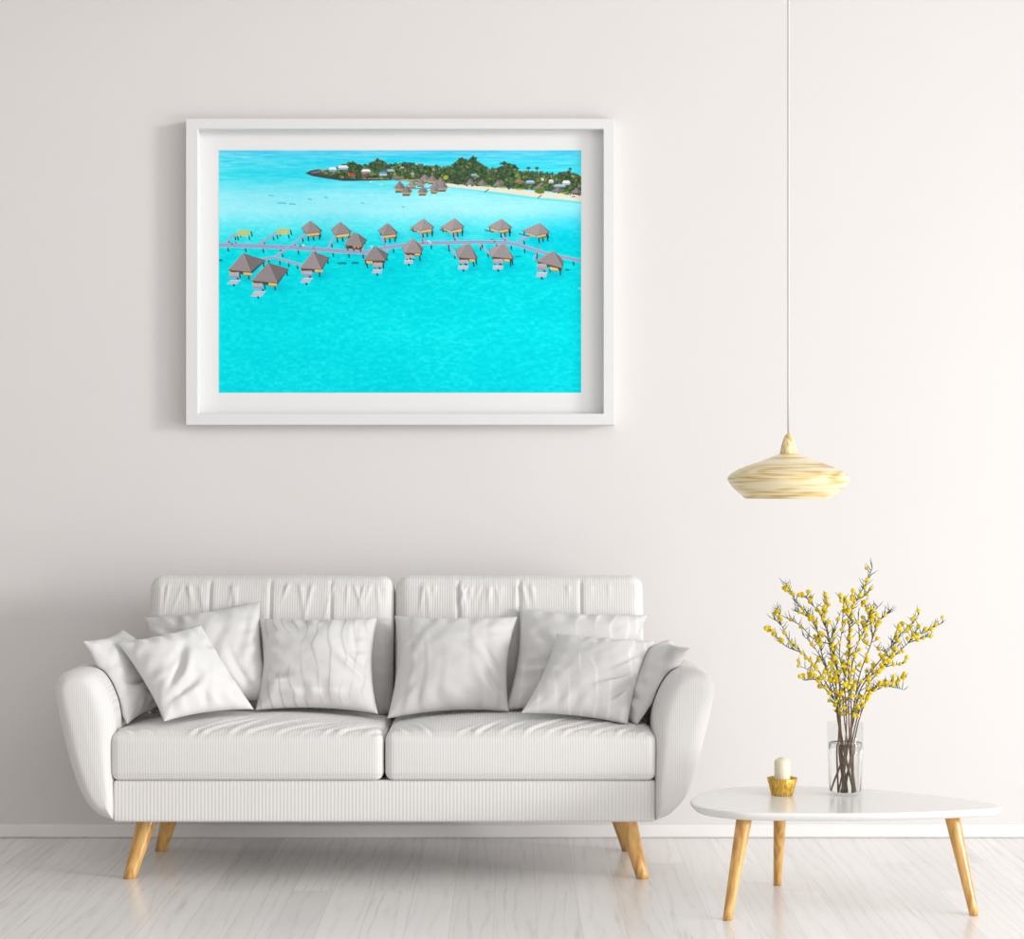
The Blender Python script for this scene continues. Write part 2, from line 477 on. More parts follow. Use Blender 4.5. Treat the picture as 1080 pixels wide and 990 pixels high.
# armrests: an upholstered wing lofted from its front outline
s = F / (D - 0.88)
outl = [(54.5, 726), (56, 742), (60, 762), (66.5, 789), (73, 813), (79, 831), (88, 847.5), (101.5, 861.5), (117.6, 868.0),
        (118, 850), (118, 826), (118, 796), (119, 776), (118.5, 760), (115, 744), (110, 731), (104, 720.5), (96, 712.5), (86, 709), (74, 708.5), (64, 711), (57.5, 717)]
outl3 = [Vector(((x - 540) / s - XC, 0, H - (y - 495) / s)) for x, y in outl]
med = [Vector(((x - 540) / s - XC, 0, H - (y - 495) / s)) for x, y in [(80, 728), (88, 760), (97, 800), (107, 838)]]
def closed_smooth(pts, per, sharp=()):
    n = len(pts); out = []
    for i in range(n):
        p0, p1, p2, p3 = pts[i - 1], pts[i], pts[(i + 1) % n], pts[(i + 2) % n]
        if i in sharp: p0 = p1
        if (i + 1) % n in sharp: p3 = p2
        for k in range(per):
            t = k / per
            out.append(0.5 * ((2 * p1) + (p2 - p0) * t + (2 * p0 - 5 * p1 + 4 * p2 - p3) * t * t + (3 * p1 - p0 - 3 * p2 + p3) * t ** 3))
    return out
ring0 = closed_smooth(outl3, 5, sharp=(8,))
def near_on_poly(p, poly):
    best = None
    for a, b in zip(poly, poly[1:]):
        ab = b - a; t = max(0, min(1, (p - a).dot(ab) / ab.length_squared)); q = a + ab * t
        if best is None or (p - q).length < (p - best).length: best = q
    return best
cen = [near_on_poly(p, med) for p in ring0]
def arm(sign):
    rings = []
    seq = [(0.22, 0.55), (0.205, 0.25), (0.21, 0.08), (0.235, 0.0)]          # (depth from wall, shrink)
    seq += [(0.235 + (0.815 - 0.235) * i / 16, 0.0) for i in range(1, 17)]
    R = 0.068
    for i in range(1, 11):
        a = i / 10 * math.pi / 2
        seq.append((0.815 + R * math.sin(a), 0.62 * (1 - math.cos(a))))
    seq.append((0.884, 0.8)); seq.append((0.8845, 1.0))
    vs, fs = [], []
    n = len(ring0)
    for d, k in seq:
        back = max(0.0, (0.6 - d) / 0.4)
        for p, c in zip(ring0, cen):
            q = p + (c - p) * k
            z = q.z - (0.02 * back * back if q.z > 0.45 else 0)
            # gentle slackness of the cover
            bump = 0.0025 * noise.noise(Vector((q.x * 9, d * 9, q.z * 9 + sign * 4)))
            vs.append((XC + (q.x + bump) * (1 if sign < 0 else -1), -d, z + bump))
    for i in range(len(seq) - 1):
        for k in range(n):
            k2 = (k + 1) % n
            fs.append((i * n + k, i * n + k2, (i + 1) * n + k2, (i + 1) * n + k))
    fs.append(tuple(range(n)))
    o = mesh_obj('armrest', vs, fs, M_corda, sofa, origin=(XC + sign * 0.86, -0.55, 0.184))
    bm = bmesh.new(); bm.from_mesh(o.data); bmesh.ops.remove_doubles(bm, verts=bm.verts, dist=0.0004); bm.to_mesh(o.data); bm.free()
    return o
arm(-1); arm(1)

# seat cushions
def seat(x0, x1, seed):
    rnd = random.Random(seed)
    w = x1 - x0; dp = 0.56; hh = 0.142
    vs, fs = cube_grid(w, dp, hh, 130, 70, 14, 0.026)
    ridges = []
    n = 11
    for i in range(n):
        t = (i + 0.5 + rnd.uniform(-0.3, 0.3)) / n
        ridges.append(((t - 0.5) * w * 0.9, rnd.uniform(-0.9, -0.4) if t < 0.22 else rnd.uniform(0.6, 1.3), rnd.uniform(0.05, 0.13), rnd.uniform(0.006, 0.011), rnd.uniform(0.0035, 0.0075)))
    out = []
    for p in vs:
        q = p.copy()
        u = p.x / (w / 2); vv = p.y / (dp / 2)
        t = (p.z + hh / 2) / hh
        if t > 0.5:
            k = (t - 0.5) / 0.5
            crown = 0.031 * (1 - abs(u) ** 3.2) * (1 - abs(vv) ** 2.6)
            q.z += crown * k
            dy = p.y + dp / 2                          # distance behind the front edge
            h = 0
            for cx, sl, ln, wd, am in ridges:
                if 0 <= dy <= ln * 2.2:
                    xx = cx + sl * dy
                    fall = math.exp(-((dy - 0.045) / ln) ** 2)
                    e = (p.x - xx) / wd
                    h += am * fall * (math.exp(-e * e) - 0.6 * math.exp(-((e - 1.7) / 1.1) ** 2))
            q.z += h * k * min(1, dy / 0.02)
            q.z += 0.004 * noise.noise(Vector((p.x * 6 + seed, p.y * 6, 0))) * k
        # front panel slightly bellied, lower piping seam
        if p.y < -dp / 2 + 0.03:
            q.y -= 0.006 * math.sin(math.pi * t) * (1 - abs(u) ** 6)
            q.y += 0.003 * math.exp(-((t - 0.10) / 0.02) ** 2) + 0.0028 * math.exp(-((t - 0.97) / 0.03) ** 2)
        out.append(q + Vector(((x0 + x1) / 2, -0.585, 0.308 + hh / 2)))
    mesh_obj('seat_cushion', out, fs, M_cord, sofa, origin=((x0 + x1) / 2, -0.585, 0.309))
seat(-1.190, -0.3805, 3)
seat(-0.3765, 0.428, 8)

# back cushions with stitched channels
def back_cushion(x0, x1, seed):
    rnd = random.Random(seed)
    w = x1 - x0; th = 0.16; hh = 0.45
    vs, fs = cube_grid(w, th, hh, 170, 12, 70, 0.042)
    ridges = []
    for i in range(26):
        ridges.append((rnd.uniform(-0.48, 0.48) * w, rnd.uniform(-0.35, 0.35), rnd.uniform(0.03, 0.11), rnd.uniform(0.004, 0.008), rnd.uniform(0.002, 0.006)))
    hor = [(rnd.uniform(-0.15, 0.12), rnd.uniform(0.004, 0.007), rnd.uniform(0.002, 0.004)) for _ in range(6)]
    lean = math.radians(13)
    rot = Matrix.Rotation(-lean, 3, 'X')
    out = []
    for p in vs:
        q = p.copy()
        u = p.x / (w / 2); t = p.z / (hh / 2)
        if p.y < -th / 2 + 0.05:                       # the front face
            k = min(1, max(0, (-th / 2 + 0.05 - p.y) / 0.05))
            belly = 0.018 * (1 - abs(u) ** 4) * (1 - abs(t) ** 4)
            g = 0.0
            for c in (-0.25, 0.0, 0.25):
                e = (p.x - c * w * 0.985) / 0.0045
                g += 0.0075 * math.exp(-e * e) * min(1, max(0, (hh / 2 - 0.02 - p.z) / 0.02))
                g -= 0.0012 * math.exp(-((abs(e) - 4.0) / 2.4) ** 2)
            hgt = 0.0
            dz = hh / 2 - 0.035 - p.z
            if dz > 0:
                for cx, sl, ln, wd, am in ridges:
                    if dz < ln * 2.4:
                        e = (p.x - cx - sl * dz) / wd
                        hgt += am * math.exp(-(dz / ln) ** 2) * math.exp(-e * e) * min(1, dz / 0.012)
            for zc, wd, am in hor:
                side = max(0, (abs(u) - 0.72) / 0.28)
                hgt += am * side * math.exp(-((p.z - zc - 0.02 * u) / wd) ** 2)
            # top seam
            g += 0.004 * math.exp(-((dz) / 0.006) ** 2)
            q.y -= (belly - g + hgt) * k
        q.z += 0.004 * noise.noise(Vector((p.x * 5 + seed, 0, p.z * 4))) * max(0, t)
        q = rot @ q
        out.append(q + Vector(((x0 + x1) / 2, -0.315, 0.662)))
    mesh_obj('back_cushion', out, fs, M_cord, sofa, origin=((x0 + x1) / 2, -0.33, 0.46))
back_cushion(-1.158, -0.377, 5)
back_cushion(-0.371, 0.419, 14)

# the upholstered back frame behind the cushions
vs, fs = cube_grid(1.56, 0.10, 0.48, 40, 4, 14, 0.04)
rot = Matrix.Rotation(-math.radians(13), 3, 'X')
vs = [rot @ p + Vector((XC + 0.01, -0.165, 0.54)) for p in vs]
mesh_obj('back_frame', vs, fs, M_cord, sofa, origin=(XC, -0.17, 0.31))

def taper_leg(parent, top, foot, rt, rb, n=28, mat=M_leg, lip=0.003):
    """round leg that tapers towards a flat foot; ends are cut level"""
    vs, fs = [], []
    seq = [(0.0, rb - lip), (0.004, rb)] + [(0.004 + 0.996 * i / 10, None) for i in range(1, 11)]
    top, foot = Vector(top), Vector(foot)
    for t, r in seq:
        c = foot.lerp(top, t)
        if r is None: r = rb + (rt - rb) * t
        for k in range(n):
            a = 2 * math.pi * k / n
            vs.append((c.x + r * math.cos(a), c.y + r * math.sin(a), c.z))
    m = len(seq)
    for i in range(m - 1):
        for k in range(n):
            k2 = (k + 1) % n
            fs.append((i * n + k, i * n + k2, (i + 1) * n + k2, (i + 1) * n + k))
    fs.append(tuple(range(n))); fs.append(tuple((m - 1) * n + k for k in range(n)))
    return mesh_obj('leg', vs, fs, mat, parent, origin=foot)
for sx in (-1, 1):
    taper_leg(sofa, (XC + sx * 0.722, -0.70, 0.186), (XC + sx * 0.7725, -0.75, 0.0), 0.032, 0.0195)
    taper_leg(sofa, (XC + sx * 0.700, -0.31, 0.186), (XC + sx * 0.7545, -0.26, 0.0), 0.032, 0.0205)

# ------------------------------------------------------------------ throw pillows
from mathutils.bvhtree import BVHTree
OBST = []
def add_obstacle(o):
    mw = Matrix.Translation(o.location + (o.parent.location if o.parent else Vector((0, 0, 0))))
    OBST.append(BVHTree.FromPolygons([mw @ v.co for v in o.data.vertices], [tuple(p.vertices) for p in o.data.polygons]))
for o in list(sofa.children):
    if o.name.split('.')[0] != 'leg': add_obstacle(o)
RAY = (Vector((0.31, -0.87, 0.39)).normalized(), Vector((-0.23, -0.55, 0.80)).normalized())
def inside(t, p):
    votes = 0
    for d_ in RAY:
        c_, q = 0, p
        for _ in range(12):
            hit = t.ray_cast(q, d_, 2.0)
            if hit[0] is None: break
            c_ += 1; q = hit[0] + d_ * 1e-5
        votes += c_ % 2
    return votes == 2
def settle(p, gap=0.004):
    """a soft cover gives way where it meets the sofa or another pillow"""
    for _ in range(3):
        moved = False
        for t in OBST:
            loc, nrm, idx_, dist = t.find_nearest(p, 0.15)
            if loc is None: continue
            if dist < 1e-7: continue
            if inside(t, p):
                p = loc + (loc - p).normalized() * gap; moved = True
            elif dist < gap:
                p = loc + (p - loc).normalized() * gap
        if not moved: break
    return p

def pillow(corners, thick, mat, label, seed, creases=(), pinch=0.10, back=0.4, n=56):
    TL, TR, BR, BL = [Vector(P(*c)) for c in corners]
    nrm = ((TR - TL) + (BR - BL)).cross((BL - TL) + (BR - TR)).normalized()
    if nrm.y > 0: nrm = -nrm                            # towards the room
    cen = (TL + TR + BR + BL) / 4
    size = ((TR - TL).length + (BR - BL).length) / 2
    vs, fs, ids = [], [], {}
    def surf(i, j, side):
        u = -1 + 2 * i / n; w = -1 + 2 * j / n
        # denser rows near the seams
        u = math.sin(u * math.pi / 2) * 0.55 + u * 0.45; w = math.sin(w * math.pi / 2) * 0.55 + w * 0.45
        uu = u * (1 - pinch * (1 - w * w)); ww = w * (1 - pinch * (1 - u * u))
        a = (uu + 1) / 2; b = (ww + 1) / 2
        p = TL * ((1 - a) * (1 - b)) + TR * (a * (1 - b)) + BL * ((1 - a) * b) + BR * (a * b)
        e = max(0.0, (1 - u * u) * (1 - w * w))
        h = thick * 1.25 * e ** 0.5
        edge = min(1, e * 3)
        q = Vector((u * 1.6 + seed * 3.1, w * 1.6, side * 2.0 + seed))
        h += edge * 0.009 * noise.noise(q) + edge * 0.0035 * noise.noise(q * 2.6)
        # seam ruffles
        near = max(abs(u), abs(w))
        if near < 0.999:
            h += 0.008 * max(0, (near - 0.6) / 0.4) * math.sin((u if abs(w) > abs(u) else w) * 17 + seed * 5 + 3 * noise.noise(q)) * edge
        for cu, cw, ang, ln, wd, am in creases:
            du, dw = u - cu, w - cw
            al = du * math.cos(ang) + dw * math.sin(ang); ac = -du * math.sin(ang) + dw * math.cos(ang) + 0.25 * al * al
            g = math.exp(-(al / ln) ** 2)
            h -= 1.35 * am * g * (math.exp(-(ac / wd) ** 2) - 0.55 * math.exp(-((ac - 2.0 * wd) / (1.3 * wd)) ** 2)) * edge
        return p + nrm * (h if side > 0 else -h * back)
    for side in (1, -1):
        for i in range(n + 1):
            for j in range(n + 1):
                if side < 0 and (i in (0, n) or j in (0, n)):
                    ids[(side, i, j)] = ids[(1, i, j)]; continue
                ids[(side, i, j)] = len(vs); vs.append(surf(i, j, side))
        for i in range(n):
            for j in range(n):
                fs.append(tuple(ids[(side, a, b)] for a, b in ((i, j), (i + 1, j), (i + 1, j + 1), (i, j + 1))))
    vs = [settle(p) for p in vs]
    o = mesh_obj('throw_pillow', vs, fs, mat, origin=cen)
    add_obstacle(o)
    tag(o, label, 'pillow', 'throw pillows on the sofa')
    return o

Md = [mat_damask('wavy_damask', 1, (0.688, 0.671, 0.660, 1), (0.623, 0.606, 0.597, 1), 5.0, 8.0, 0.3),
      mat_damask('floral_damask', 2, (0.688, 0.671, 0.662, 1), (0.558, 0.542, 0.535, 1), 4.0, 9.0, 0.35),
      mat_damask('plain_damask', 3, (0.725, 0.709, 0.699, 1), (0.688, 0.671, 0.662, 1), 4.0, 5.0),
      mat_damask('thread_damask', 4, (0.698, 0.681, 0.671, 1), (0.558, 0.542, 0.534, 1), 9.0, 9.0, 0.10),
      mat_damask('grey_damask', 5, (0.660, 0.644, 0.638, 1), (0.772, 0.755, 0.749, 1), 7.0, 9.0, 0.12)]
pi = math.pi
pillow([(152, 651, .41), (275, 634, .40), (290, 738, .55), (168, 757, .57)], 0.075, Md[1],
       'patterned white pillow leaning on the back cushion, behind the bright tilted pillow', 1.3,
       [(-0.6, -0.5, 0.6, 0.4, 0.06, 0.008), (0.55, 0.55, 1.2, 0.4, 0.07, 0.010)])
pillow([(87, 676, .72), (129, 664, .41), (176, 748, .45), (134, 764, .74)], 0.070, Md[1],
       'white pillow propped edge-on against the left armrest', 2.1,
       [(-0.3, 0.35, 0.1, 0.5, 0.07, 0.014), (0.2, -0.1, 1.2, 0.5, 0.08, 0.010), (-0.2, 0.62, 0.4, 0.3, 0.06, 0.010)], back=0.26)
pillow([(124, 678, .67), (212, 659, .52), (268, 748, .66), (173, 761, .80)], 0.062, Md[2],
       'bright white tilted pillow in front of the pillow at the left armrest', 3.7,
       [(-0.35, 0.15, -0.75, 0.45, 0.07, 0.013), (-0.35, 0.55, -0.35, 0.4, 0.08, 0.014), (-0.1, -0.25, -0.6, 0.4, 0.10, 0.006)], pinch=0.09)
pillow([(273, 652, .43), (398, 651, .43), (399, 753, .60), (269, 749, .60)], 0.080, Md[3],
       'wavy-stitched white pillow upright at the middle of the left seat', 4.2,
       [(-0.75, 0.42, 0.2, 0.25, 0.07, 0.014), (0.72, 0.2, 0.7, 0.3, 0.06, 0.012), (0.7, -0.4, 1.5, 0.4, 0.05, 0.005), (0.0, 0.75, 0.0, 0.7, 0.06, 0.004)])
pillow([(547, 640, .40), (684, 648, .40), (655, 752, .56), (532, 749, .57)], 0.075, Md[4],
       'large white pillow behind the wavy pillow on the right seat', 5.6,
       [(-0.7, 0.25, 0.1, 0.25, 0.07, 0.018), (-0.55, -0.2, 0.8, 0.3, 0.08, 0.008)])
pillow([(416, 649, .43), (546, 650, .43), (537, 750, .60), (408, 758, .62)], 0.080, Md[0],
       'smooth white pillow upright at the inner end of the right seat', 6.4,
       [(0.72, 0.1, 0.9, 0.3, 0.06, 0.012), (0.75, 0.55, 1.0, 0.3, 0.07, 0.016), (0.3, 0.0, 0.5, 0.4, 0.10, 0.005), (-0.7, -0.3, -1.0, 0.3, 0.06, 0.005)])
pillow([(708, 674, .41), (728, 683, .71), (670, 767, .74), (640, 756, .46)], 0.066, Md[1],
       'white pillow propped edge-on against the right armrest', 7.9,
       [(0.35, 0.6, -0.1, 0.4, 0.07, 0.014), (0.1, -0.2, 1.0, 0.4, 0.08, 0.007)], back=0.26)
pillow([(587, 668, .58), (692, 676, .56), (662, 764, .76), (549, 752, .76)], 0.068, Md[4],
       'wavy-stitched white pillow in front on the right seat, nearest the right armrest', 8.8,
       [(0.55, 0.2, -0.6, 0.4, 0.06, 0.012), (0.7, 0.5, -0.9, 0.3, 0.06, 0.014), (0.6, -0.2, -0.9, 0.3, 0.06, 0.007)], pinch=0.09)

# ------------------------------------------------------------------ framed picture
pic = thing('framed_picture', (-0.372, -0.012, 1.378), 'white framed aerial picture of thatched bungalows over turquoise water on the wall', 'picture')
df = 0.056
a0, a1 = P(196, 448, df), P(648, 125, df)
b0, b1 = P(209, 436, df), P(636.3, 136, df)
prof = [(0.0, 0.001), (0.0, df - 0.003), (0.03, df), (0.95, df), (1.0, df - 0.003), (1.0, 0.013), (0.9, 0.001)]   # across the moulding: outer -> inner, depth from the wall
vs, fs = [], []
for cx, cz in ((0, 0), (1, 0), (1, 1), (0, 1)):
    for t, d in prof:
        ox, oz = (a0.x, a1.x)[cx], (a0.z, a1.z)[cz]
        ix, iz = (b0.x, b1.x)[cx], (b0.z, b1.z)[cz]
        vs.append((ox + (ix - ox) * t, -d, oz + (iz - oz) * t))
n = len(prof)
for c in range(4):
    c2 = (c + 1) % 4
    for i in range(n):
        i2 = (i + 1) % n
        fs.append((c * n + i, c * n + i2, c2 * n + i2, c2 * n + i))
mesh_obj('frame_moulding', vs, fs, M_frame, pic, smooth=False, origin=pic.location)
v, f = box_vf(b0.x - 0.008, b1.x + 0.008, -0.011, -0.002, b0.z - 0.008, b1.z + 0.008)
mesh_obj('mat_board', v, f, M_mat, pic, smooth=False, origin=pic.location)

# --- the print: painted as coloured polygons in the print's own plane, stored on a fine grid
PX0, PY0, PX1, PY1 = 231.0, 158.5, 613.0, 414.0
SS = 4
W, HH = int((PX1 - PX0) * SS), int((PY1 - PY0) * SS)
yy, xx = np.mgrid[0:HH, 0:W].astype(np.float32)
gx = xx / SS + PX0; gy = yy / SS + PY0
rng = np.random.default_rng(7)
def vnoise(sx, sy, seed):
    r = np.random.default_rng(seed)
    gw, gh = int((PX1 - PX0) / sx) + 3, int((PY1 - PY0) / sy) + 3
    g = r.random((gh, gw)).astype(np.float32)
    fx = (gx - PX0) / sx; fy = (gy - PY0) / sy
    ix = fx.astype(int); iy = fy.astype(int); tx = fx - ix; ty = fy - iy
    tx = tx * tx * (3 - 2 * tx); ty = ty * ty * (3 - 2 * ty)
    return (g[iy, ix] * (1 - tx) + g[iy, ix + 1] * tx) * (1 - ty) + (g[iy + 1, ix] * (1 - tx) + g[iy + 1, ix + 1] * tx) * ty
ys = np.array([158, 163, 170, 185, 205, 222, 240, 265, 300, 350, 414], float)
cs = np.array([[92, 206, 242], [88, 214, 244], [70, 218, 242], [62, 222, 240], [142, 237, 250], [152, 238, 250], [88, 233, 244],
               [10, 220, 228], [0, 220, 230], [0, 224, 234], [0, 218, 230]], float)
img = np.stack([np.interp(gy, ys, cs[:, k]) for k in range(3)], -1).astype(np.float32)
# pale sand flat in the middle distance on the right, deeper water at the far right
sand = np.exp(-((gx - 505) / 90) ** 2 - ((gy - 218) / 16) ** 2)[..., None]
img += sand * np.array([22, 8, 2])
deep = np.exp(-((gx - 600) / 40) ** 2 - ((gy - 245) / 22) ** 2)[..., None]
img += deep * np.array([-45, -12, -2])
streak = (vnoise(26, 1.6, 1) - 0.5) + 0.6 * (vnoise(9, 1.1, 2) - 0.5)
top = np.clip((222 - gy) / 50, 0, 1)
img += (streak * top)[..., None] * np.array([58, 16, 6])
rip = (vnoise(5, 2.2, 3) - 0.5) + 0.7 * (vnoise(2.4, 1.5, 4) - 0.5)
low = np.clip((gy - 205) / 60, 0.25, 1)
img += (rip * low)[..., None] * np.array([40, 13, 10])
big = vnoise(60, 24, 5) - 0.5
img += big[..., None] * np.array([16, 8, 6])

def poly(pts, col, a=1.0, tex=0.0):
    pts = [(float(x), float(y)) for x, y in pts]
    x0 = max(0, int((min(p[0] for p in pts) - PX0) * SS) - 1); x1 = min(W, int((max(p[0] for p in pts) - PX0) * SS) + 2)
    y0 = max(0, int((min(p[1] for p in pts) - PY0) * SS) - 1); y1 = min(HH, int((max(p[1] for p in pts) - PY0) * SS) + 2)
    if x1 <= x0 or y1 <= y0: return
    X = gx[y0:y1, x0:x1] + 0.5 / SS; Y = gy[y0:y1, x0:x1] + 0.5 / SS
    ins = np.zeros(X.shape, bool)
    j = len(pts) - 1
    for i in range(len(pts)):
        xi, yi = pts[i]; xj, yj = pts[j]
        if yi != yj:
            c = ((yi > Y) != (yj > Y)) & (X < (xj - xi) * (Y - yi) / (yj - yi) + xi)
            ins ^= c
        j = i
    sub = img[y0:y1, x0:x1]
    c = np.array(col, np.float32)
    if tex:
        c = c + (rng.random((y1 - y0, x1 - x0, 1)).astype(np.float32) - 0.5) * tex * 2
        sub[ins] = sub[ins] * (1 - a) + c[ins] * a
    else:
        sub[ins] = sub[ins] * (1 - a) + c * a
def line(p, q, wd, col, a=1.0):
    dx, dy = q[0] - p[0], q[1] - p[1]; l = math.hypot(dx, dy) or 1
    nx, ny = -dy / l * wd / 2, dx / l * wd / 2
    poly([(p[0] + nx, p[1] + ny), (q[0] + nx, q[1] + ny), (q[0] - nx, q[1] - ny), (p[0] - nx, p[1] - ny)], col, a)
def blob(cx, cy, rx, ry, col, a=1.0, r=None, k=9):
    r = r or random
    poly([(cx + rx * math.cos(2 * math.pi * i / k) * r.uniform(0.7, 1.1), cy + ry * math.sin(2 * math.pi * i / k) * r.uniform(0.7, 1.1)) for i in range(k)], col, a, 10)
pr = random.Random(11)

# far reef streaks and fish shadows
for _ in range(26):
    x, y = pr.uniform(233, 420), pr.uniform(166, 186)
    line((x, y), (x + pr.uniform(3, 14), y + pr.uniform(-.4, .4)), pr.uniform(.4, .9), (60, 175, 215), 0.35)
for x0_, y0_, l_ in ((283, 206, 6), (293, 214, 9), (305, 215, 7), (342, 208, 4), (381, 214, 3), (325, 210, 4), (424, 218, 3)):
    line((x0_, y0_), (x0_ + l_, y0_ + .5), 1.0, (30, 150, 175), 0.6)

# island: rocks, sand, scrub
poly([(322, 183), (328, 180), (337, 178.5), (345, 180), (420, 184), (470, 192), (470, 195), (440, 192), (415, 190), (385, 190.8), (362, 191), (345, 188.5), (330, 186)], (70, 72, 78), 1, 14)
poly([(327, 182), (337, 180), (338, 182), (330, 183)], (120, 122, 126))
poly([(336, 179), (345, 184), (360, 187), (385, 189), (420, 189), (470, 194), (500, 194), (470, 184), (400, 180)], (168, 152, 118), 1, 16)
poly([(466, 193), (500, 196), (540, 199.5), (575, 203), (613, 206), (613, 212.6), (590, 210), (562, 207.5), (540, 204.5), (515, 201.5), (492, 199), (470, 196.5)], (236, 226, 206), 1, 8)
poly([(466, 196), (492, 199.5), (515, 202), (540, 205), (562, 208), (590, 210.5), (613, 213), (613, 215), (560, 210), (515, 204)], (90, 226, 220), 0.6)
tx_ = [335, 345, 352, 358, 365, 372, 378, 385, 395, 402, 410, 415, 425, 440, 455, 465, 475, 482, 488, 494, 500, 505, 512, 520, 526, 533, 542, 548, 555, 565, 575, 585, 592, 600, 606, 613]
tt_ = [181, 178, 177, 174, 171, 169, 172, 173, 169, 168, 171, 171, 170, 171, 174, 175, 174, 169, 166, 168, 165.5, 170, 175, 176, 176, 171, 172, 180, 179, 180, 180, 183, 181, 178, 182, 185]
bx_ = [335, 350, 370, 400, 430, 460, 480, 500, 540, 575, 613]
bb_ = [184, 187, 188, 188.5, 189, 190, 195, 196, 199, 202, 206]
greens = [(62, 84, 56), (78, 100, 62), (92, 116, 66), (52, 72, 54), (108, 126, 74), (70, 92, 70), (122, 130, 84)]
poly(list(zip(tx_, [t + 3 for t in tt_]))[2:] + list(zip(bx_, [b - .5 for b in bb_]))[::-1][:-1], (58, 78, 54), 0.9, 10)
for pas in range(3):
    for i in range(620):
        x = pr.uniform(337, 614)
        t = np.interp(x, tx_, tt_); b = np.interp(x, bx_, bb_)
        if x < 352 and pr.random() < 0.6: continue
        y = t + 2.0 + (b - t - 2.5) * (pr.random() if pas else pr.random() ** 1.6)
        g = greens[pr.randrange(len(greens))]
        f_ = pr.uniform(0.85, 1.3) if pas == 2 else 0.85
        blob(x, y, pr.uniform(0.9, 2.3), pr.uniform(0.9, 2.0), [c * f_ for c in g], 0.9, pr)
for x, y, rx, ry in ((488, 171, 5, 4.5), (499, 169.5, 5, 4), (492, 180, 8, 6), (480, 189, 8, 5), (533, 176, 7, 5), (531, 184, 8, 6), (399, 173, 5, 5), (371, 178, 4, 6), (378, 185, 3, 4)):
    for _ in range(26):
        a = pr.uniform(0, 2 * pi); q = pr.random() ** .5
        g = greens[pr.choice((0, 3, 5, 1))]
        blob(x + rx * q * math.cos(a), y + ry * q * math.sin(a), 1.6, 1.4, g, 0.95, pr)
for x, y in ((557, 177), (566, 177), (576, 183), (582, 183), (590, 182.5), (595, 182), (601, 178), (607, 184), (548, 181), (430, 173), (385, 174), (460, 175)):   # palms
    line((x, y), (x + .6, y + 8), .7, (110, 98, 72))
    for k in range(8):
        a = 2 * pi * k / 8 + pr.uniform(-.3, .3)
        line((x, y), (x + pr.uniform(1.4, 2.6) * math.cos(a), y + pr.uniform(1.2, 2.0) * math.sin(a) + .5), .9, greens[pr.choice((0, 1, 3, 4))])
blob(470, 187.5, 3, 2.5, (168, 176, 60), 1, pr)
for x, y in ((514, 196.3), (530, 197.5), (548, 199.5), (595, 203.5)): blob(x, y, 5, 1.2, (150, 172, 52), .9, pr)
def house(x, y, w_, h_, roof, wall):
    poly([(x - w_ / 2, y + h_), (x - w_ / 2, y + h_ * .45), (x + w_ / 2, y + h_ * .45), (x + w_ / 2, y + h_)], wall)
    poly([(x - w_ * .6, y + h_ * .55), (x - w_ * .35, y), (x + w_ * .35, y), (x + w_ * .6, y + h_ * .55)], roof)
for h_ in ((351, 176.5, 8, 4.6, (236, 240, 244), (120, 170, 220)), (362, 174.5, 10, 4.5, (238, 238, 240), (150, 190, 225)), (386, 178.5, 9, 4.5, (240, 242, 244), (130, 150, 160)),
           (371, 182.5, 6, 3, (190, 66, 66), (150, 90, 80)), (385, 184, 5, 2.6, (186, 52, 60), (150, 80, 70)), (404, 181, 8, 4.5, (70, 160, 226), (200, 200, 190)),
           (412, 178.5, 7, 2.8, (150, 195, 230), (170, 180, 190)), (424, 176, 4, 2, (190, 190, 200), (150, 150, 150)), (435, 182.5, 4, 2, (190, 200, 220), (150, 150, 150)),
           (559, 190.5, 9, 3.6, (180, 210, 240), (120, 150, 170)), (500, 183.5, 6, 3, (150, 190, 225), (120, 130, 130)), (597, 190.5, 8, 4.5, (235, 236, 232), (190, 196, 196)),
           (590, 194.5, 12, 3, (170, 205, 235), (150, 170, 180)), (581, 189.5, 5, 4, (222, 226, 226), (180, 186, 186)), (572, 188, 3, 3, (220, 226, 228), (180, 186, 186)), (548, 191, 10, 2.5, (176, 128, 108), (120, 104, 80)),
           (420, 186.5, 12, 3.4, (142, 130, 124), (120, 112, 104)), (430, 189.5, 16, 1.6, (190, 172, 96), (180, 160, 90))):
    house(*h_)

roofc = (150, 141, 143)
def hut_small(x, ytop, hw, hh_, wall=True):
    if wall:
        poly([(x - hw * .7, ytop + hh_ * .7), (x + hw * .7, ytop + hh_ * .7), (x + hw * .7, ytop + hh_ * 1.25), (x - hw * .7, ytop + hh_ * 1.25)], (196, 164, 92))
        poly([(x - hw * .7, ytop + hh_ * 1.2), (x + hw * .5, ytop + hh_ * 1.2), (x + hw * .5, ytop + hh_ * 1.4), (x - hw * .7, ytop + hh_ * 1.4)], (84, 96, 112))
    k1 = pr.uniform(-8, 10); c1 = tuple(c + k1 for c in roofc)
    poly([(x, ytop), (x + hw, ytop + hh_ * .85), (x + hw * .2, ytop + hh_), (x - hw, ytop + hh_ * .9)], c1, 1, 14)
    poly([(x, ytop), (x + hw, ytop + hh_ * .85), (x + hw * .2, ytop + hh_)], [c * .84 for c in c1], 1, 12)
for q in ((448, 183.5, 6, 7), (456, 184.5, 6, 7), (465, 187.5, 6.5, 7), (444, 188.6, 5.5, 6), (435, 189.6, 5.5, 6.5), (459, 191.5, 7, 8), (467, 191, 6, 8), (421.5, 190.6, 6.5, 9), (429, 195.5, 6.5, 8), (446, 196, 6, 7.5), (458, 196, 5, 6)):
    hut_small(*q)
line((434, 199), (470, 198), 1.2, (120, 140, 160))
for q in ((496, 188, 5.5, 7.5), (508.5, 189, 5.5, 6.5), (525.5, 190, 6, 6.5), (568.5, 194, 7, 6), (588, 197, 6.5, 5.5), (608, 198, 7, 6)):
    hut_small(*q, wall=False)
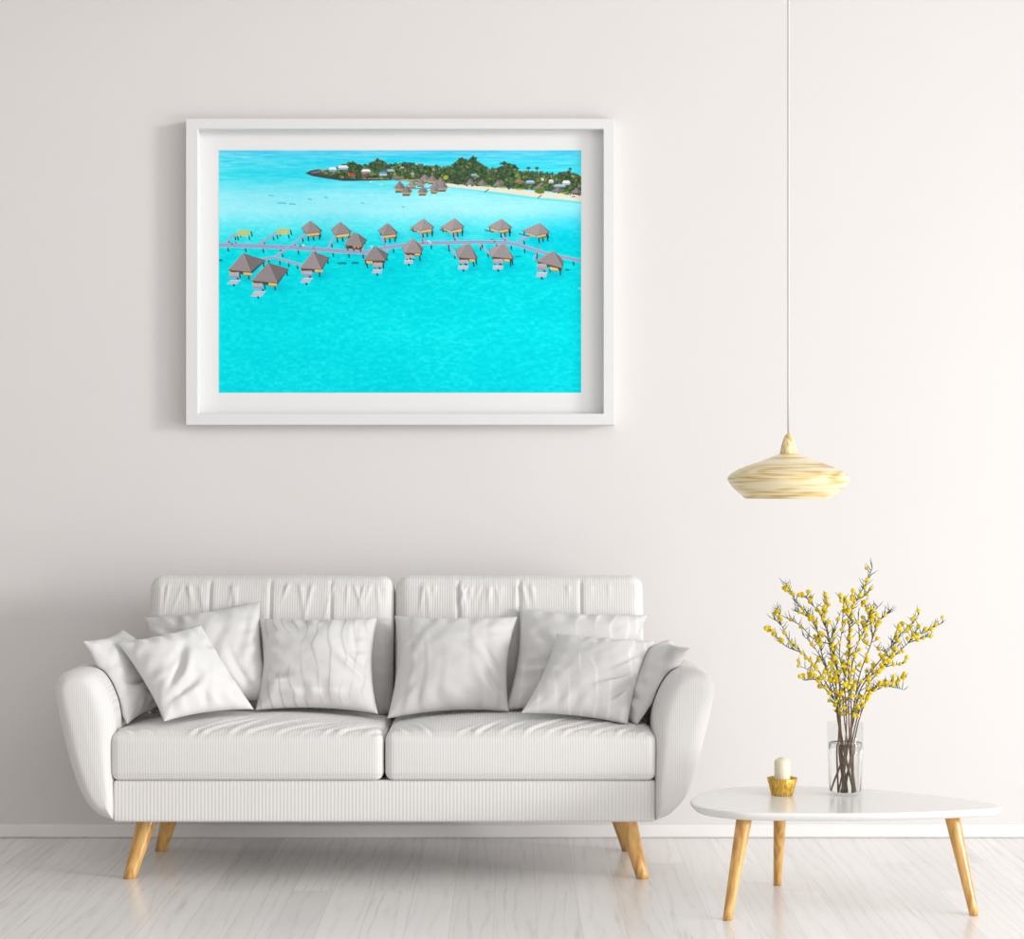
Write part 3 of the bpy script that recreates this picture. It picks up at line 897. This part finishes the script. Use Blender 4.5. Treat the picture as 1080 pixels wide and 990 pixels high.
blob(569, 201.5, 6, 3.4, (104, 128, 42), 1, pr)
line((511, 203), (515.5, 199.5), .9, (90, 84, 80)); line((567, 209), (571, 206), .9, (90, 84, 80))
for x in (601, 603.5, 605.5): blob(x, 207.5 if x > 602 else 205.5, .9, .7, (40, 44, 52), 1, pr)
blob(391, 191.6, 1.2, .8, (230, 236, 240), 1, pr); blob(402, 194.8, 2.4, .8, (206, 222, 226), 1, pr)

# shallow shadows on the lagoon floor next to the huts, fish
def smudge(x, y, rx, ry, col, a):
    m = (np.exp(-((gx - x) / rx) ** 2 - ((gy - y) / ry) ** 2) * a)[..., None]
    img[:] = img * (1 - m) + np.array(col, np.float32) * m
for x, y, rx in ((262, 293, 14), (292, 303, 16), (338, 290, 12), (400, 282, 12), (440, 276, 10), (496, 282, 12), (533, 281, 12), (585, 290, 14), (332, 249, 12), (364, 250, 12), (413, 250, 12), (448, 245, 13), (480, 245, 13), (530, 246, 13), (568, 251, 14), (376, 266, 14)):
    smudge(x, y, rx, 5.5, (0, 178, 204), 0.55)
def fish(x, y, s_):
    for a in (0.1, 0.75, 2.4, 3.3, 4.4, 5.5):
        line((x, y), (x + s_ * math.cos(a), y + s_ * .35 * math.sin(a)), 1.0, (20, 110, 124), .85)
fish(361, 277.5, 5); fish(374.5, 277.2, 4)
blob(546, 270.5, 4.5, 1, (18, 130, 150), .7, pr); blob(598, 284.6, 3, .9, (20, 110, 130), .85, pr); blob(233, 274.5, 3, 1.0, (24, 90, 120), .85, pr)
blob(315, 308, 1.2, .7, (20, 110, 130), .8, pr); blob(450, 272.3, 1.2, .6, (20, 130, 140), .6, pr); blob(612, 304, 2, 1, (190, 190, 205), 1, pr)

# walkways on posts
def walk(pts, wd, posts=0, plen=5):
    pts = [Vector((p[0], p[1])) for p in pts]
    if posts:
        for a, b in zip(pts, pts[1:]):
            l = (b - a).length; k = max(1, int(round(l / posts)))
            for i in range(k):
                q = a.lerp(b, (i + .5) / k)
                line((q.x, q.y), (q.x + 1.0, q.y + wd * .5 + plen), 1.3, (30, 66, 82))
                blob(q.x, q.y + wd * .55, 1, .8, (196, 186, 150), 1, pr)
    for a, b in zip(pts, pts[1:]):
        line((a.x, a.y + wd * .42), (b.x, b.y + wd * .42), wd * .4, (196, 200, 206))
    for a, b in zip(pts, pts[1:]):
        line((a.x, a.y), (b.x, b.y), wd, (140, 156, 196))
        line((a.x, a.y - wd * .4), (b.x, b.y - wd * .4), .5, (186, 206, 224))
        line((a.x, a.y + wd * .1), (b.x, b.y + wd * .1), .5, (176, 184, 212))
for q in (((239, 256), (244, 249.5), (252, 246)), ((274, 257), (283, 251), (293, 244.5)), ((307, 259), (323, 246.5)), ((346, 261.5), (353, 249)), ((402, 249), (409, 261)), ((442, 243), (448, 255)),
          ((474, 244), (484, 254.5)), ((527, 246), (537, 255)), ((544, 256), (560, 248)), ((470, 256), (482, 271)), ((502, 255), (518, 269)), ((569, 265), (562, 273)), ((411, 262), (402, 272))):
    walk(q, 2.4, 12, 4.5)
walk([(231, 258), (305, 260.5), (360, 264.5), (390, 266)], 4.2, 17)
walk([(386, 265.5), (405, 261), (424, 258.5), (445, 256.2), (500, 255), (531, 255.2), (546, 258), (572, 266), (594, 271), (614, 275)], 3.6, 17)
walk([(305, 260.5), (290, 271), (276, 273.5)], 2.6, 14, 4); walk([(290, 271.5), (318, 279)], 2.6, 11, 5)
for x0_, y0_ in ((250, 244), (291.5, 242.5)):            # unfinished decks
    for dx, dy in ((.5, 5), (12.5, 4.5), (3, 2), (15.0, 1)):
        line((x0_ + dx, y0_ + dy - 1), (x0_ + dx + 1.2, y0_ + dy + 4.5), 1.1, (24, 60, 70))
    poly([(x0_ + 2.5, y0_ - 1.2), (x0_ + 14.5, y0_ - 1.2), (x0_ + 13, y0_ + 4.6), (x0_ - 1, y0_ + 4.8)], (178, 190, 120), .9, 8)
    for k in range(4): line((x0_ + 2.5 - k * 1.1, y0_ - 1 + k * 1.8), (x0_ + 14.5 - k * .5, y0_ - 1 + k * 1.8), .7, (232, 206, 116))
for x, y in ((245, 257), (249, 256), (317, 259.5), (320, 258.6), (452, 254), (454, 256), (519, 252.4), (521.5, 254.8), (392, 259.8)): blob(x, y, 1.6, .9, (150, 96, 66) if x % 2 else (232, 228, 216), 1, pr)
for x, y in ((331, 261.5), (446, 256), (568, 261)): blob(x, y, 1.2, 1.2, (236, 50, 92), 1, pr)

def hut(apex, l, bl, br, r, wall=None, deck=None, post=6, ridge=0):
    ax, ay = apex
    # posts
    for t in (0.15, 0.5, 0.9):
        x = bl[0] + (br[0] - bl[0]) * t; y = bl[1] + (br[1] - bl[1]) * t
        line((x, y), (x + .8, y + post + 2), 1.3, (26, 50, 62))
    line((r[0] - 2.5, r[1] + 1), (r[0] - 1.8, r[1] + 1 + post), 1.3, (26, 50, 62))
    line((l[0] + 2.5, l[1] + 1), (l[0] + 3.2, l[1] + 1 + post * .7), 1.2, (26, 50, 62))
    # shaded room under the eaves, pale wall panels
    poly([(bl[0] + 1.5, bl[1] - 1), (br[0] - .5, br[1] - 1), (br[0] - .5, br[1] + 3.2), (bl[0] + 1.5, bl[1] + 3)], (92, 74, 60))
    poly([(br[0] - .5, br[1] - 1), (r[0] - 1.5, r[1] - .5), (r[0] - 1.5, r[1] + 2), (br[0] - .5, br[1] + 3.0)], (58, 66, 82))
    if wall:
        poly(wall, (226, 192, 118))
        y_ = max(p[1] for p in wall); line((min(p[0] for p in wall), y_), (max(p[0] for p in wall), y_), .7, (150, 112, 60))
    if deck:
        (dx0, dy0, dx1, dy1), sk = deck
        xm0 = dx0 + sk * .5
        poly([(xm0 + 1, bl[1] + 2.4), (xm0 + 11, bl[1] + 2.4), (xm0 + 10.4, dy0 - 2), (xm0 + .4, dy0 - 2)], (150, 160, 186))
        for k in range(3): line((xm0 + 1, bl[1] + 3 + k * 1.2), (xm0 + 10.5, bl[1] + 3 + k * 1.2), .5, (204, 206, 216))
        line(((dx0 + dx1) / 2, dy1), ((dx0 + dx1) / 2 + .5, dy1 + 2.5), 1.6, (30, 60, 74))
        line((dx1 - 1, dy0 - 2), (dx1 - 2, dy0), 1.0, (150, 156, 180)); line((dx1 - 4, dy0 - 2), (dx1 - 2, dy0 - .4), 1.4, (30, 50, 64))
        poly([(dx0 + sk, dy0), (dx1, dy0), (dx1 - sk, dy1), (dx0, dy1)], (192, 190, 208))
        line((dx0 + sk, dy0 + .4), (dx1, dy0 + .4), .5, (226, 224, 234))
    k1 = pr.uniform(-8, 8); c = tuple(q + k1 for q in roofc)
    a1_, a2_ = (ax - ridge, ay), (ax + ridge, ay)
    poly([a1_, a2_, br, bl], c, 1, 13)
    poly([a1_, l, bl], [q * 1.07 for q in c], 1, 13)
    poly([a2_, r, br], [q * .80 for q in c], 1, 12)
    line(a1_, bl, .6, [q * 1.18 for q in c], .7); line(a2_, br, .6, [q * 1.16 for q in c], .7)
    line(bl, br, .7, [q * .66 for q in c], .8); line(br, r, .7, [q * .6 for q in c], .8); line(l, bl, .6, [q * .7 for q in c], .7)
# back row
hut((327.6, 232.6), (318, 240.2), (322.5, 246.5), (338, 244.8), (340, 243), [(324, 246.6), (337.3, 245.2), (337.3, 247.6), (324, 249.2)])
hut((359.4, 233.8), (349.2, 241.6), (353, 248), (369, 245.8), (371, 244), [(354.8, 248), (368.5, 246), (368.5, 249), (354.8, 250.6)])
hut((408.9, 235), (398.6, 243), (403.5, 248.5), (417.5, 247), (419.8, 245), [(404.5, 248.6), (417.5, 247.2), (417.5, 249.6), (404.5, 251.2)])
hut((446.8, 230.4), (433, 239.8), (443.5, 243.2), (456.5, 241), (458, 239.5), [(444.5, 243), (455.2, 241.4), (455.2, 244), (444.5, 245.8)])
poly([(436, 241), (442, 243), (442, 245), (436, 243)], (226, 182, 96)); line((432.5, 242), (440, 244.5), 1.4, (92, 104, 132))
hut((479.6, 230), (464.2, 239.8), (476, 243), (488, 240.6), (489.8, 239), [(477, 243.4), (487, 241), (487, 243.8), (477, 245.6)])
poly([(468, 241), (475, 243), (475, 245), (468, 243)], (226, 182, 96)); line((463.5, 242), (472, 244.5), 1.4, (92, 104, 132))
hut((529, 230.8), (514, 239), (526, 243), (538, 241), (540, 239.6), [(527, 243), (536, 241.6), (536, 244), (527, 245.4)])
poly([(517, 240.6), (525, 243), (525, 244.8), (517, 242.6)], (226, 182, 96)); line((511, 242.6), (521, 245), 1.4, (92, 104, 132))
hut((569.5, 235), (550, 243.4), (566, 248.6), (578, 246), (579.8, 244.4), [(566, 248.4), (575.5, 246.4), (575.5, 249), (566, 250.6)])
poly([(556, 245.6), (564, 248), (564, 249.6), (556, 247.6)], (226, 182, 96)); line((547, 246.5), (558, 249), 1.4, (92, 104, 132))
# the one on the walkway
poly([(366, 257), (384, 258), (383, 263.5), (366, 262.5)], (200, 184, 164))
hut((374.5, 245.6), (363, 258.2), (363.6, 258.8), (381.6, 260.6), (387.2, 252.8), None, None, 3, 2.2)
for x in (369.5, 374, 378): poly([(x - 1.2, 258.9), (x + 1.2, 259.1), (x + 1.2, 261.8), (x - 1.2, 261.6)], (70, 54, 46) if x < 372 else (196, 146, 70))
# front row
hut((256.8, 266.8), (240.6, 284.2), (240.8, 284.6), (264.5, 287), (280.4, 274.4), [(257, 287), (266, 287.8), (266, 290.4), (257, 289.4)], ((239.6, 295, 254, 299.4), 4))
hut((283, 276.8), (265.2, 295.6), (265.6, 296), (292.4, 298.4), (305, 283.6), [(283.5, 298), (292.2, 298.8), (292.2, 301.6), (283.5, 300.8)], ((264, 307, 280.5, 312.4), 4.5))
hut((330, 265.2), (316.2, 282.4), (316.6, 283), (338.8, 284.2), (348, 271.4), [(332, 283.8), (340.6, 284.4), (340.6, 287), (332, 286.6)], ((316.4, 293, 330, 298), 4))
hut((395, 259), (383, 274), (383.4, 274.6), (406, 275), (410, 268), [(386.6, 275), (393, 275.4), (393, 278), (386.6, 278)], ((392, 284, 403.5, 288.2), 1.5))
hut((435.7, 251), (424, 260), (426, 266.8), (444.2, 267.2), (446.4, 261.6), [(437.5, 267), (443, 267.2), (443, 269.6), (437.5, 269.4)], ((426, 274, 436, 278), .6))
hut((494, 257.8), (480.4, 262), (482.4, 271.4), (500.8, 273.2), (504.3, 272), [(495, 273.2), (501, 273.6), (501, 276), (495, 275.8)], ((483, 280, 494, 284), .5), 6, 2.0)
hut((530.7, 257.4), (516, 262.4), (517.4, 270.6), (540, 273), (542.4, 272.2), [(531.5, 272.8), (537.5, 273.6), (537.5, 276), (531.5, 275.4)], ((519.5, 280, 530.6, 284), .5), 6, 2.0)
hut((583.7, 264.2), (565.4, 274), (565.6, 275.6), (593, 283), (594, 274.8), [(579.5, 281), (588.6, 283), (588.6, 285.8), (579.5, 283.8)], ((565, 287, 577, 292), 1.2))
for q in ((243, 286), (248, 287), (268, 298), (273, 298.6), (319, 285.5), (396, 276.5), (400.5, 276.5), (428.5, 268.4), (433, 268.4), (485, 274), (491, 274.6), (521, 273), (527, 274), (569, 279), (574, 280.4)):
    poly([(q[0] - 1, q[1]), (q[0] + 1, q[1] + .1), (q[0] + 1, q[1] + 2.2), (q[0] - 1, q[1] + 2.1)], (224, 160, 70))

img = np.clip(img, 0, 255)
K = 2                                                      # average 2 x 2 samples per grid point
img = img[:HH // K * K, :W // K * K].reshape(HH // K, K, W // K, K, 3).mean((1, 3)) / 255.0
lin = np.where(img <= 0.04045, img / 12.92, ((img + 0.055) / 1.055) ** 2.4)
gh, gw = lin.shape[:2]
dp = 0.0118
q0, q1 = P(PX0, PY0, dp), P(PX1, PY1, dp)
gxs = np.linspace(q0.x, q1.x, gw) - pic.location.x; gzs = np.linspace(q0.z, q1.z, gh) - pic.location.z
co = np.zeros((gh, gw, 3), np.float32); co[..., 0] = gxs[None, :]; co[..., 1] = -dp - pic.location.y; co[..., 2] = gzs[:, None]
idx = np.arange(gh * gw).reshape(gh, gw)
quads = np.stack([idx[:-1, :-1], idx[1:, :-1], idx[1:, 1:], idx[:-1, 1:]], -1).reshape(-1, 4)
me = bpy.data.meshes.new('photo_print')
me.vertices.add(gh * gw); me.vertices.foreach_set('co', co.ravel())
me.loops.add(quads.size); me.loops.foreach_set('vertex_index', quads.ravel().astype(np.int32))
me.polygons.add(len(quads)); me.polygons.foreach_set('loop_start', np.arange(0, quads.size, 4, dtype=np.int32))
me.update(calc_edges=True); me.validate()
at = me.color_attributes.new('ink', 'FLOAT_COLOR', 'POINT')
rgba = np.ones((gh * gw, 4), np.float32); rgba[:, :3] = lin.reshape(-1, 3)
at.data.foreach_set('color', rgba.ravel())
m, nt, b = new_mat('photo_ink')
ca = N(nt, 'ShaderNodeAttribute', attribute_name='ink')
gm = N(nt, 'ShaderNodeVectorMath', operation='SCALE'); gm.inputs['Scale'].default_value = 0.99
nt.links.new(ca.outputs['Color'], gm.inputs[0])
nt.links.new(gm.outputs[0], b.inputs['Base Color'])
b.inputs['Roughness'].default_value = 0.7; b.inputs['Specular IOR Level'].default_value = 0.05
me.materials.append(m)
o = bpy.data.objects.new('photo_print', me); COL.objects.link(o); o.parent = pic

# ------------------------------------------------------------------ pendant lamp
DL = 1.15
sl = F / (D - DL)
lamp_x = (831.6 - 540) / sl
zb = H - (525.5 - 495) / sl
lamp = thing('pendant_lamp', (lamp_x, -DL, zb), 'pale wooden saucer pendant lamp hanging on a thin cord above the coffee table', 'lamp')
pp = [(46, 525.5), (49.5, 522), (53.8, 518.4), (58.5, 513.8), (62, 509.6), (63.8, 506.6), (64, 504.6), (63, 502), (60, 499), (55, 496), (48.5, 493), (40, 489.8), (31, 486.8), (22, 483.4), (15, 480.6), (9.5, 478.4)]
outer = [(q.x, q.z) for q in smooth_path([Vector((r / sl, 0, H - (y - 495) / sl - zb)) for r, y in pp], 3)]
inner = [(max(0.004, r - 0.004), z + 0.001) for r, z in reversed(outer)]
vs, fs = lathe(outer + [(0.003, outer[-1][1])] + [(0.003, outer[-1][1] - 0.004)] + inner[1:], 72, (lamp_x, -DL, zb), closed=True)
mesh_obj('lamp_shade', vs, fs, M_shade, lamp, origin=lamp.location)
M_cap = mat_wood('bamboo_cap', [(0.30, srgb(186, 140, 62)), (0.45, srgb(222, 196, 134)), (0.6, srgb(238, 226, 190))], (150, 150, 22), (10, 10, 8), 0.4, 0.5)
cp = [(9.6, 478.6), (9.2, 477), (7.6, 470), (5.8, 464), (4.4, 460), (3.2, 458.2), (1.2, 457.4)]
vs, fs = lathe([(r / sl, H - (y - 495) / sl - zb) for r, y in cp], 40, (lamp_x, -DL, zb))
mesh_obj('lamp_cap', vs, fs, M_cap, lamp, origin=lamp.location)
zc = H - (457.6 - 495) / sl
vs, fs = tube_vf([Vector((lamp_x, -DL, zc + (CEIL - zc) * i / 12)) for i in range(13)], 0.0032, 12)
mesh_obj('cord', vs, fs, M_cable, lamp, origin=(lamp_x, -DL, zc))

# ------------------------------------------------------------------ coffee table
TZ = 0.300
table = thing('coffee_table', (0.9, -1.18, 0), 'low white coffee table with rounded top on three splayed oak legs', 'table')
edge = [(.724, .915), (.640, .945), (.575, 1.005), (.527, 1.10), (.4995, 1.216), (.518, 1.325), (.600, 1.405), (.70, 1.428), (.84, 1.434), (.975, 1.430), (1.10, 1.412), (1.22, 1.382), (1.312, 1.350),
        (1.352, 1.312), (1.340, 1.262), (1.29, 1.19), (1.215, 1.11), (1.12, 1.025), (1.00, .953), (.863, .912)]
edge = closed_smooth([Vector((x, -d, 0)) for x, d in edge], 6)
c = sum(edge, Vector((0, 0, 0))) / len(edge)
# inward normals
en = []
for i in range(len(edge)):
    t = (edge[(i + 1) % len(edge)] - edge[i - 1]).normalized()
    nn = Vector((-t.y, t.x, 0))
    if nn.dot(c - edge[i]) < 0: nn = -nn
    en.append(nn)
rings = [(0.012, TZ), (0.004, TZ), (0.0012, TZ - 0.001), (0.0, TZ - 0.0035), (0.0015, TZ - 0.010), (0.012, TZ - 0.021), (0.018, TZ - 0.0235), (0.03, TZ - 0.024)]
vs, fs = [], []
n = len(edge)
for ins, z in rings:
    for p, q in zip(edge, en): vs.append((p.x + q.x * ins, p.y + q.y * ins, z))
for i in range(len(rings) - 1):
    for k in range(n):
        k2 = (k + 1) % n
        fs.append((i * n + k, i * n + k2, (i + 1) * n + k2, (i + 1) * n + k))
fs.append(tuple(range(n))); fs.append(tuple((len(rings) - 1) * n + k for k in range(n)))
top = mesh_obj('tabletop', vs, fs, M_table, table, origin=(0.9, -1.18, TZ))
zu = TZ - 0.0235
taper_leg(table, (.641, -1.325, zu), (.588, -1.376, 0), 0.0225, 0.0130)
taper_leg(table, (.783, -.965, zu), (.786, -.858, 0), 0.0205, 0.0120)
taper_leg(table, (1.222, -1.262, zu), (1.276, -1.31, 0), 0.0225, 0.0130)

# ------------------------------------------------------------------ candle in its gold bowl
DC = 1.09
sc_ = F / (D - DC)
cx = (825 - 540) / sc_
holder = None
pr_ = [(0.002, 0.0), (0.0305, 0.0), (0.0315, 0.002), (0.0372, 0.026), (0.0432, 0.0478), (0.0425, 0.0488), (0.0405, 0.0470), (0.0345, 0.026), (0.0295, 0.006), (0.002, 0.005)]
vs, fs = lathe(pr_, 96, (cx, -DC, TZ + 0.0005))
out = []
for v in vs:
    dx, dy = v[0] - cx, v[1] + DC
    a = math.atan2(dy, dx); r = math.hypot(dx, dy); hz = v[2] - TZ
    k = 1 + (0.010 * math.sin(a * 17) + 0.010 * math.sin(a * 31 + 1.3)) * min(1, hz / 0.02)
    dz = 0.0005 * math.sin(a * 9 + 0.5) * max(0, (hz - 0.03) / 0.02)
    out.append((cx + dx * k, -DC + dy * k, v[2] + dz))
holder = mesh_obj('candle_holder', out, fs, M_gold, origin=(cx, -DC, TZ))
tag(holder, 'crinkled gold bowl holding a candle on the coffee table', 'candle holder')
prc = [(0.0200, 0.0), (0.0222, 0.002), (0.0226, 0.020), (0.0228, 0.088), (0.0222, 0.0915), (0.019, 0.0945), (0.012, 0.0985), (0.005, 0.1015), (0.001, 0.102)]
vs, fs = lathe(prc, 48, (cx - 0.0, -DC, TZ + 0.0065))
cd = mesh_obj('candle', vs, fs, M_candle, origin=(cx, -DC, TZ + 0.0065))
tag(cd, 'short cream pillar candle standing in the gold bowl', 'candle')

# ------------------------------------------------------------------ glass vase with water and branches
VX = (891.5 - 540) / sc_; VY = -DC
RV = 0.0515; HV = 0.2085
vase = thing('vase', (VX, VY, TZ), 'clear cylindrical glass vase holding water and branches on the coffee table', 'vase')
op = [(0.002, 0.0008), (RV - 0.009, 0.0008), (RV - 0.0055, 0.0025), (RV - 0.004, 0.006), (RV - 0.001, 0.12), (RV, HV - 0.001), (RV - 0.0012, HV), (RV - 0.0026, HV - 0.001)]
ip = [(RV - 0.0036, 0.12), (RV - 0.0066, 0.014), (RV - 0.009, 0.011), (0.002, 0.0105)]
vs, fs = lathe(op + ip, 80, (VX, VY, TZ))
mesh_obj('glass_wall', vs, fs, M_glass, vase, origin=vase.location)
wl = 0.150
wp = [(0.002, 0.0110), (RV - 0.0092, 0.0115), (RV - 0.0069, 0.0144), (RV - 0.0039, 0.12), (RV - 0.0036, wl), (RV - 0.0046, wl - 0.0006), (0.002, wl - 0.0006)]
vs, fs = lathe(wp, 80, (VX, VY, TZ))
mesh_obj('water', vs, fs, M_water, vase, origin=vase.location)

# one blossom mesh shared by all
bm = bmesh.new(); bmesh.ops.create_icosphere(bm, subdivisions=3, radius=0.0061)
for v in bm.verts:
    q = v.co.normalized()
    v.co = q * (0.0061 * (1 + 0.22 * noise.noise(q * 3.1) + 0.16 * noise.noise(q * 7.0)))
blossom_me = bpy.data.meshes.new('blossom'); bm.to_mesh(blossom_me); bm.free()
for p in blossom_me.polygons: p.use_smooth = False
blossom_me.materials.append(M_blossom)

BR = [  # (label, main path in zoomed-photo units, side twigs, lean towards the room at the tip)
    ('flowering branch bending furthest left, its tip leftmost of the bunch', [(428, 850), (415, 770), (330, 610), (235, 505), (165, 435), (120, 350), (78, 322)], [[(235, 505), (150, 470), (110, 430), (66, 386)], [(120, 350), (112, 300), (100, 265)]], .06),
    ('flowering branch whose tip is highest on the left side', [(436, 850), (405, 680), (345, 520), (318, 380), (285, 305), (215, 245), (185, 195), (147, 132)], [[(300, 330), (240, 295), (195, 278)], [(318, 380), (250, 270)]], -.05),
    ('flowering branch second highest on the left side', [(450, 850), (436, 640), (395, 460), (340, 310), (290, 240), (256, 200)], [[(395, 470), (300, 430), (230, 360), (162, 322)]], .08),
    ('slender flowering branch rising nearly straight left of the middle', [(442, 850), (418, 660), (385, 470), (362, 340), (358, 270), (372, 204)], [[(380, 455), (405, 400), (440, 300)]], -.09),
    ('upright flowering branch at the middle with a forked tip', [(468, 850), (468, 660), (492, 510), (490, 360), (480, 285), (446, 212)], [[(468, 640), (440, 520), (452, 380), (458, 280)]], .03),
    ('tallest flowering branch of the bunch, reaching above all others', [(482, 850), (490, 620), (490, 420), (508, 270), (535, 210), (578, 135), (617, 48)], [[(530, 216), (570, 200), (606, 156)], [(490, 380), (540, 330)]], -.03),
    ('flowering branch just right of the middle with a crossed double tip', [(496, 850), (500, 640), (528, 490), (575, 375), (610, 300), (656, 250)], [[(606, 305), (595, 270), (558, 240)], [(545, 430), (540, 290)]], .09),
    ('flowering branch right of the middle with a dense bent tip', [(500, 850), (545, 640), (605, 470), (645, 350), (680, 305), (716, 282)], [[(600, 480), (560, 430), (590, 330)], [(620, 430), (612, 330), (605, 280)]], -.06),
    ('flowering branch leaning right, its tip below the topmost blossoms', [(512, 850), (540, 700), (640, 570), (715, 480), (775, 400), (830, 350), (866, 298)], [[(715, 480), (740, 410), (760, 360)], [(690, 500), (640, 480)]], .07),
    ('longest flowering branch, its tip rightmost of the bunch', [(518, 850), (560, 690), (670, 580), (760, 500), (850, 420), (920, 385), (1000, 342)], [[(820, 465), (880, 430), (935, 414)], [(800, 430), (870, 360)]], -.04),
    ('short flowering branch leaning right below the longest one', [(530, 850), (588, 700), (650, 610), (705, 578), (784, 566)], [[(650, 610), (720, 520), (745, 480)]], .10),
    ('lowest flowering branch on the right side, drooping outwards', [(545, 850), (592, 745), (640, 685), (715, 665), (802, 638)], [[(650, 683), (720, 690), (790, 706)], [(592, 745), (610, 720), (660, 700)]], -.08),
    ('lowest flowering branch on the left side above the vase rim', [(432, 850), (418, 775), (375, 715), (320, 655), (248, 655)], [[(350, 690), (290, 610), (214, 574)], [(400, 750), (370, 600), (300, 470), (240, 410)]], .04),
    ('short flowering branch hidden deep in the middle of the bunch', [(474, 850), (455, 740), (425, 600), (400, 500), (405, 390)], [[(430, 620), (480, 560), (500, 430)], [(455, 740), (470, 640), (460, 560)], [(450, 720), (505, 700), (530, 560)]], .13),
]
def cpx(x, y): return 800 + x / 5.143, 590 + y / 5.143
br_rnd = random.Random(21)
order = sorted(range(len(BR)), key=lambda i: -abs(cpx(*BR[i][1][0])[0] - 891.5))
slot = {}
for r_, i in enumerate(order): slot[i] = (r_ + 1) // 2 * (1 if r_ % 2 else -1)
for bi, (lab, main, twigs, lean) in enumerate(BR):
    lean = slot[bi] * 0.017
    ysl = slot[bi] * 0.0049
    ang = bi * 2.399
    rad = 0.030 * math.sqrt((bi + 0.5) / len(BR))
    zb0 = TZ + 0.0138
    # inside the vase: foot on the glass floor, crossing near the middle, leaving through the rim
    nx, ny = cpx(*main[0])
    neck = P(nx, ny, DC)
    xmax = math.sqrt(0.0385 ** 2 - ysl ** 2)
    foot = Vector((VX + max(-xmax + .006, min(xmax - .006, rad * math.cos(ang) * 1.2 - (neck.x - VX) * 0.5)), VY - ysl, zb0))
    neck = Vector((VX + max(-xmax, min(xmax, neck.x - VX)), VY - ysl, TZ + HV + 0.004))
    def dep(y):                                             # leaning out of the picture plane with height
        t = max(0.0, (850 - y) / 800.0)
        return -neck.y + lean * (t + 0.25 * t * t)
    up = [P(*cpx(x, y), dep(y)) for x, y in main[1:]]
    mid = foot.lerp(neck, 0.55); mid.x += 0.006 * math.sin(bi * 3.1)
    path = smooth_path([foot, mid, neck] + up, 7)
    m_ = len(path)
    br = thing('flowering_branch', foot, lab + ', in the glass vase', 'branch', 'flowering branches in the vase')
    rads = [0.0024 * (1 - 0.72 * i / (m_ - 1)) for i in range(m_)]
    vs, fs = tube_vf(path, rads, 8)
    mesh_obj('stem', vs, fs, M_stem, br, origin=foot)
    sites = [(p, i / m_) for i, p in enumerate(path) if p.z > TZ + HV + 0.01]
    for tw in twigs:
        off = br_rnd.uniform(-.03, .03)
        tp = [P(*cpx(x, y), dep(y) + off * k / len(tw)) for k, (x, y) in enumerate(tw)]
        # start on the stem itself
        near = min(path, key=lambda p: (p.x - tp[0].x) ** 2 + (p.z - tp[0].z) ** 2)
        tp[0] = near
        tpth = smooth_path(tp, 6)
        vs, fs = tube_vf(tpth, [0.0016 * (1 - 0.6 * i / (len(tpth) - 1)) for i in range(len(tpth))], 6)
        mesh_obj('twig', vs, fs, M_green, br, origin=near)
        sites += [(p, 0.8) for p in tpth[2:]]
    # fine green needles along the wood
    vs, fs = [], []
    ends = []
    sp = [p for p, _ in sites]
    for p in sp:
        for _ in range(1 if br_rnd.random() < .75 else 2):
            dirv = Vector((br_rnd.uniform(-.8, .8) + (p.x - VX) * 1.5, br_rnd.uniform(-.6, .6), br_rnd.uniform(.35, 1.0))).normalized()
            ln = br_rnd.uniform(.012, .034)
            q1_ = p + dirv * ln * .5 + Vector((0, 0, -.001)); q2_ = p + dirv * ln
            tube_vf([p, q1_, q2_], [0.0011, 0.0010, 0.0003], 4, vs, fs)
            ends.append(p + dirv * ln * .7)
    vs2, fs2 = vs, fs
    mesh_obj('leaves', vs2, fs2, M_green, br, origin=foot)
    # blossoms: little round heads sitting on the wood and the needles
    nb = 24
    cand = []
    for p, e in zip(sp, ends):
        cand.append(p); cand.append(e)
    chosen = []
    br_rnd.shuffle(cand)
    for q in cand + [path[-1]]:
        if all((q - r).length > 0.0085 for r in chosen):
            chosen.append(q)
        if len(chosen) >= nb: break
    for q in chosen:
        bo = bpy.data.objects.new('blossom', blossom_me); COL.objects.link(bo)
        bo.parent = br
        s_ = br_rnd.uniform(.78, 1.12)
        bo.location = q + Vector((br_rnd.uniform(-.003, .003), -0.004, br_rnd.uniform(-.002, .002))) - br.location
        bo.scale = (s_, s_, s_)
        bo.rotation_euler = (br_rnd.uniform(0, 6), br_rnd.uniform(0, 6), br_rnd.uniform(0, 6))
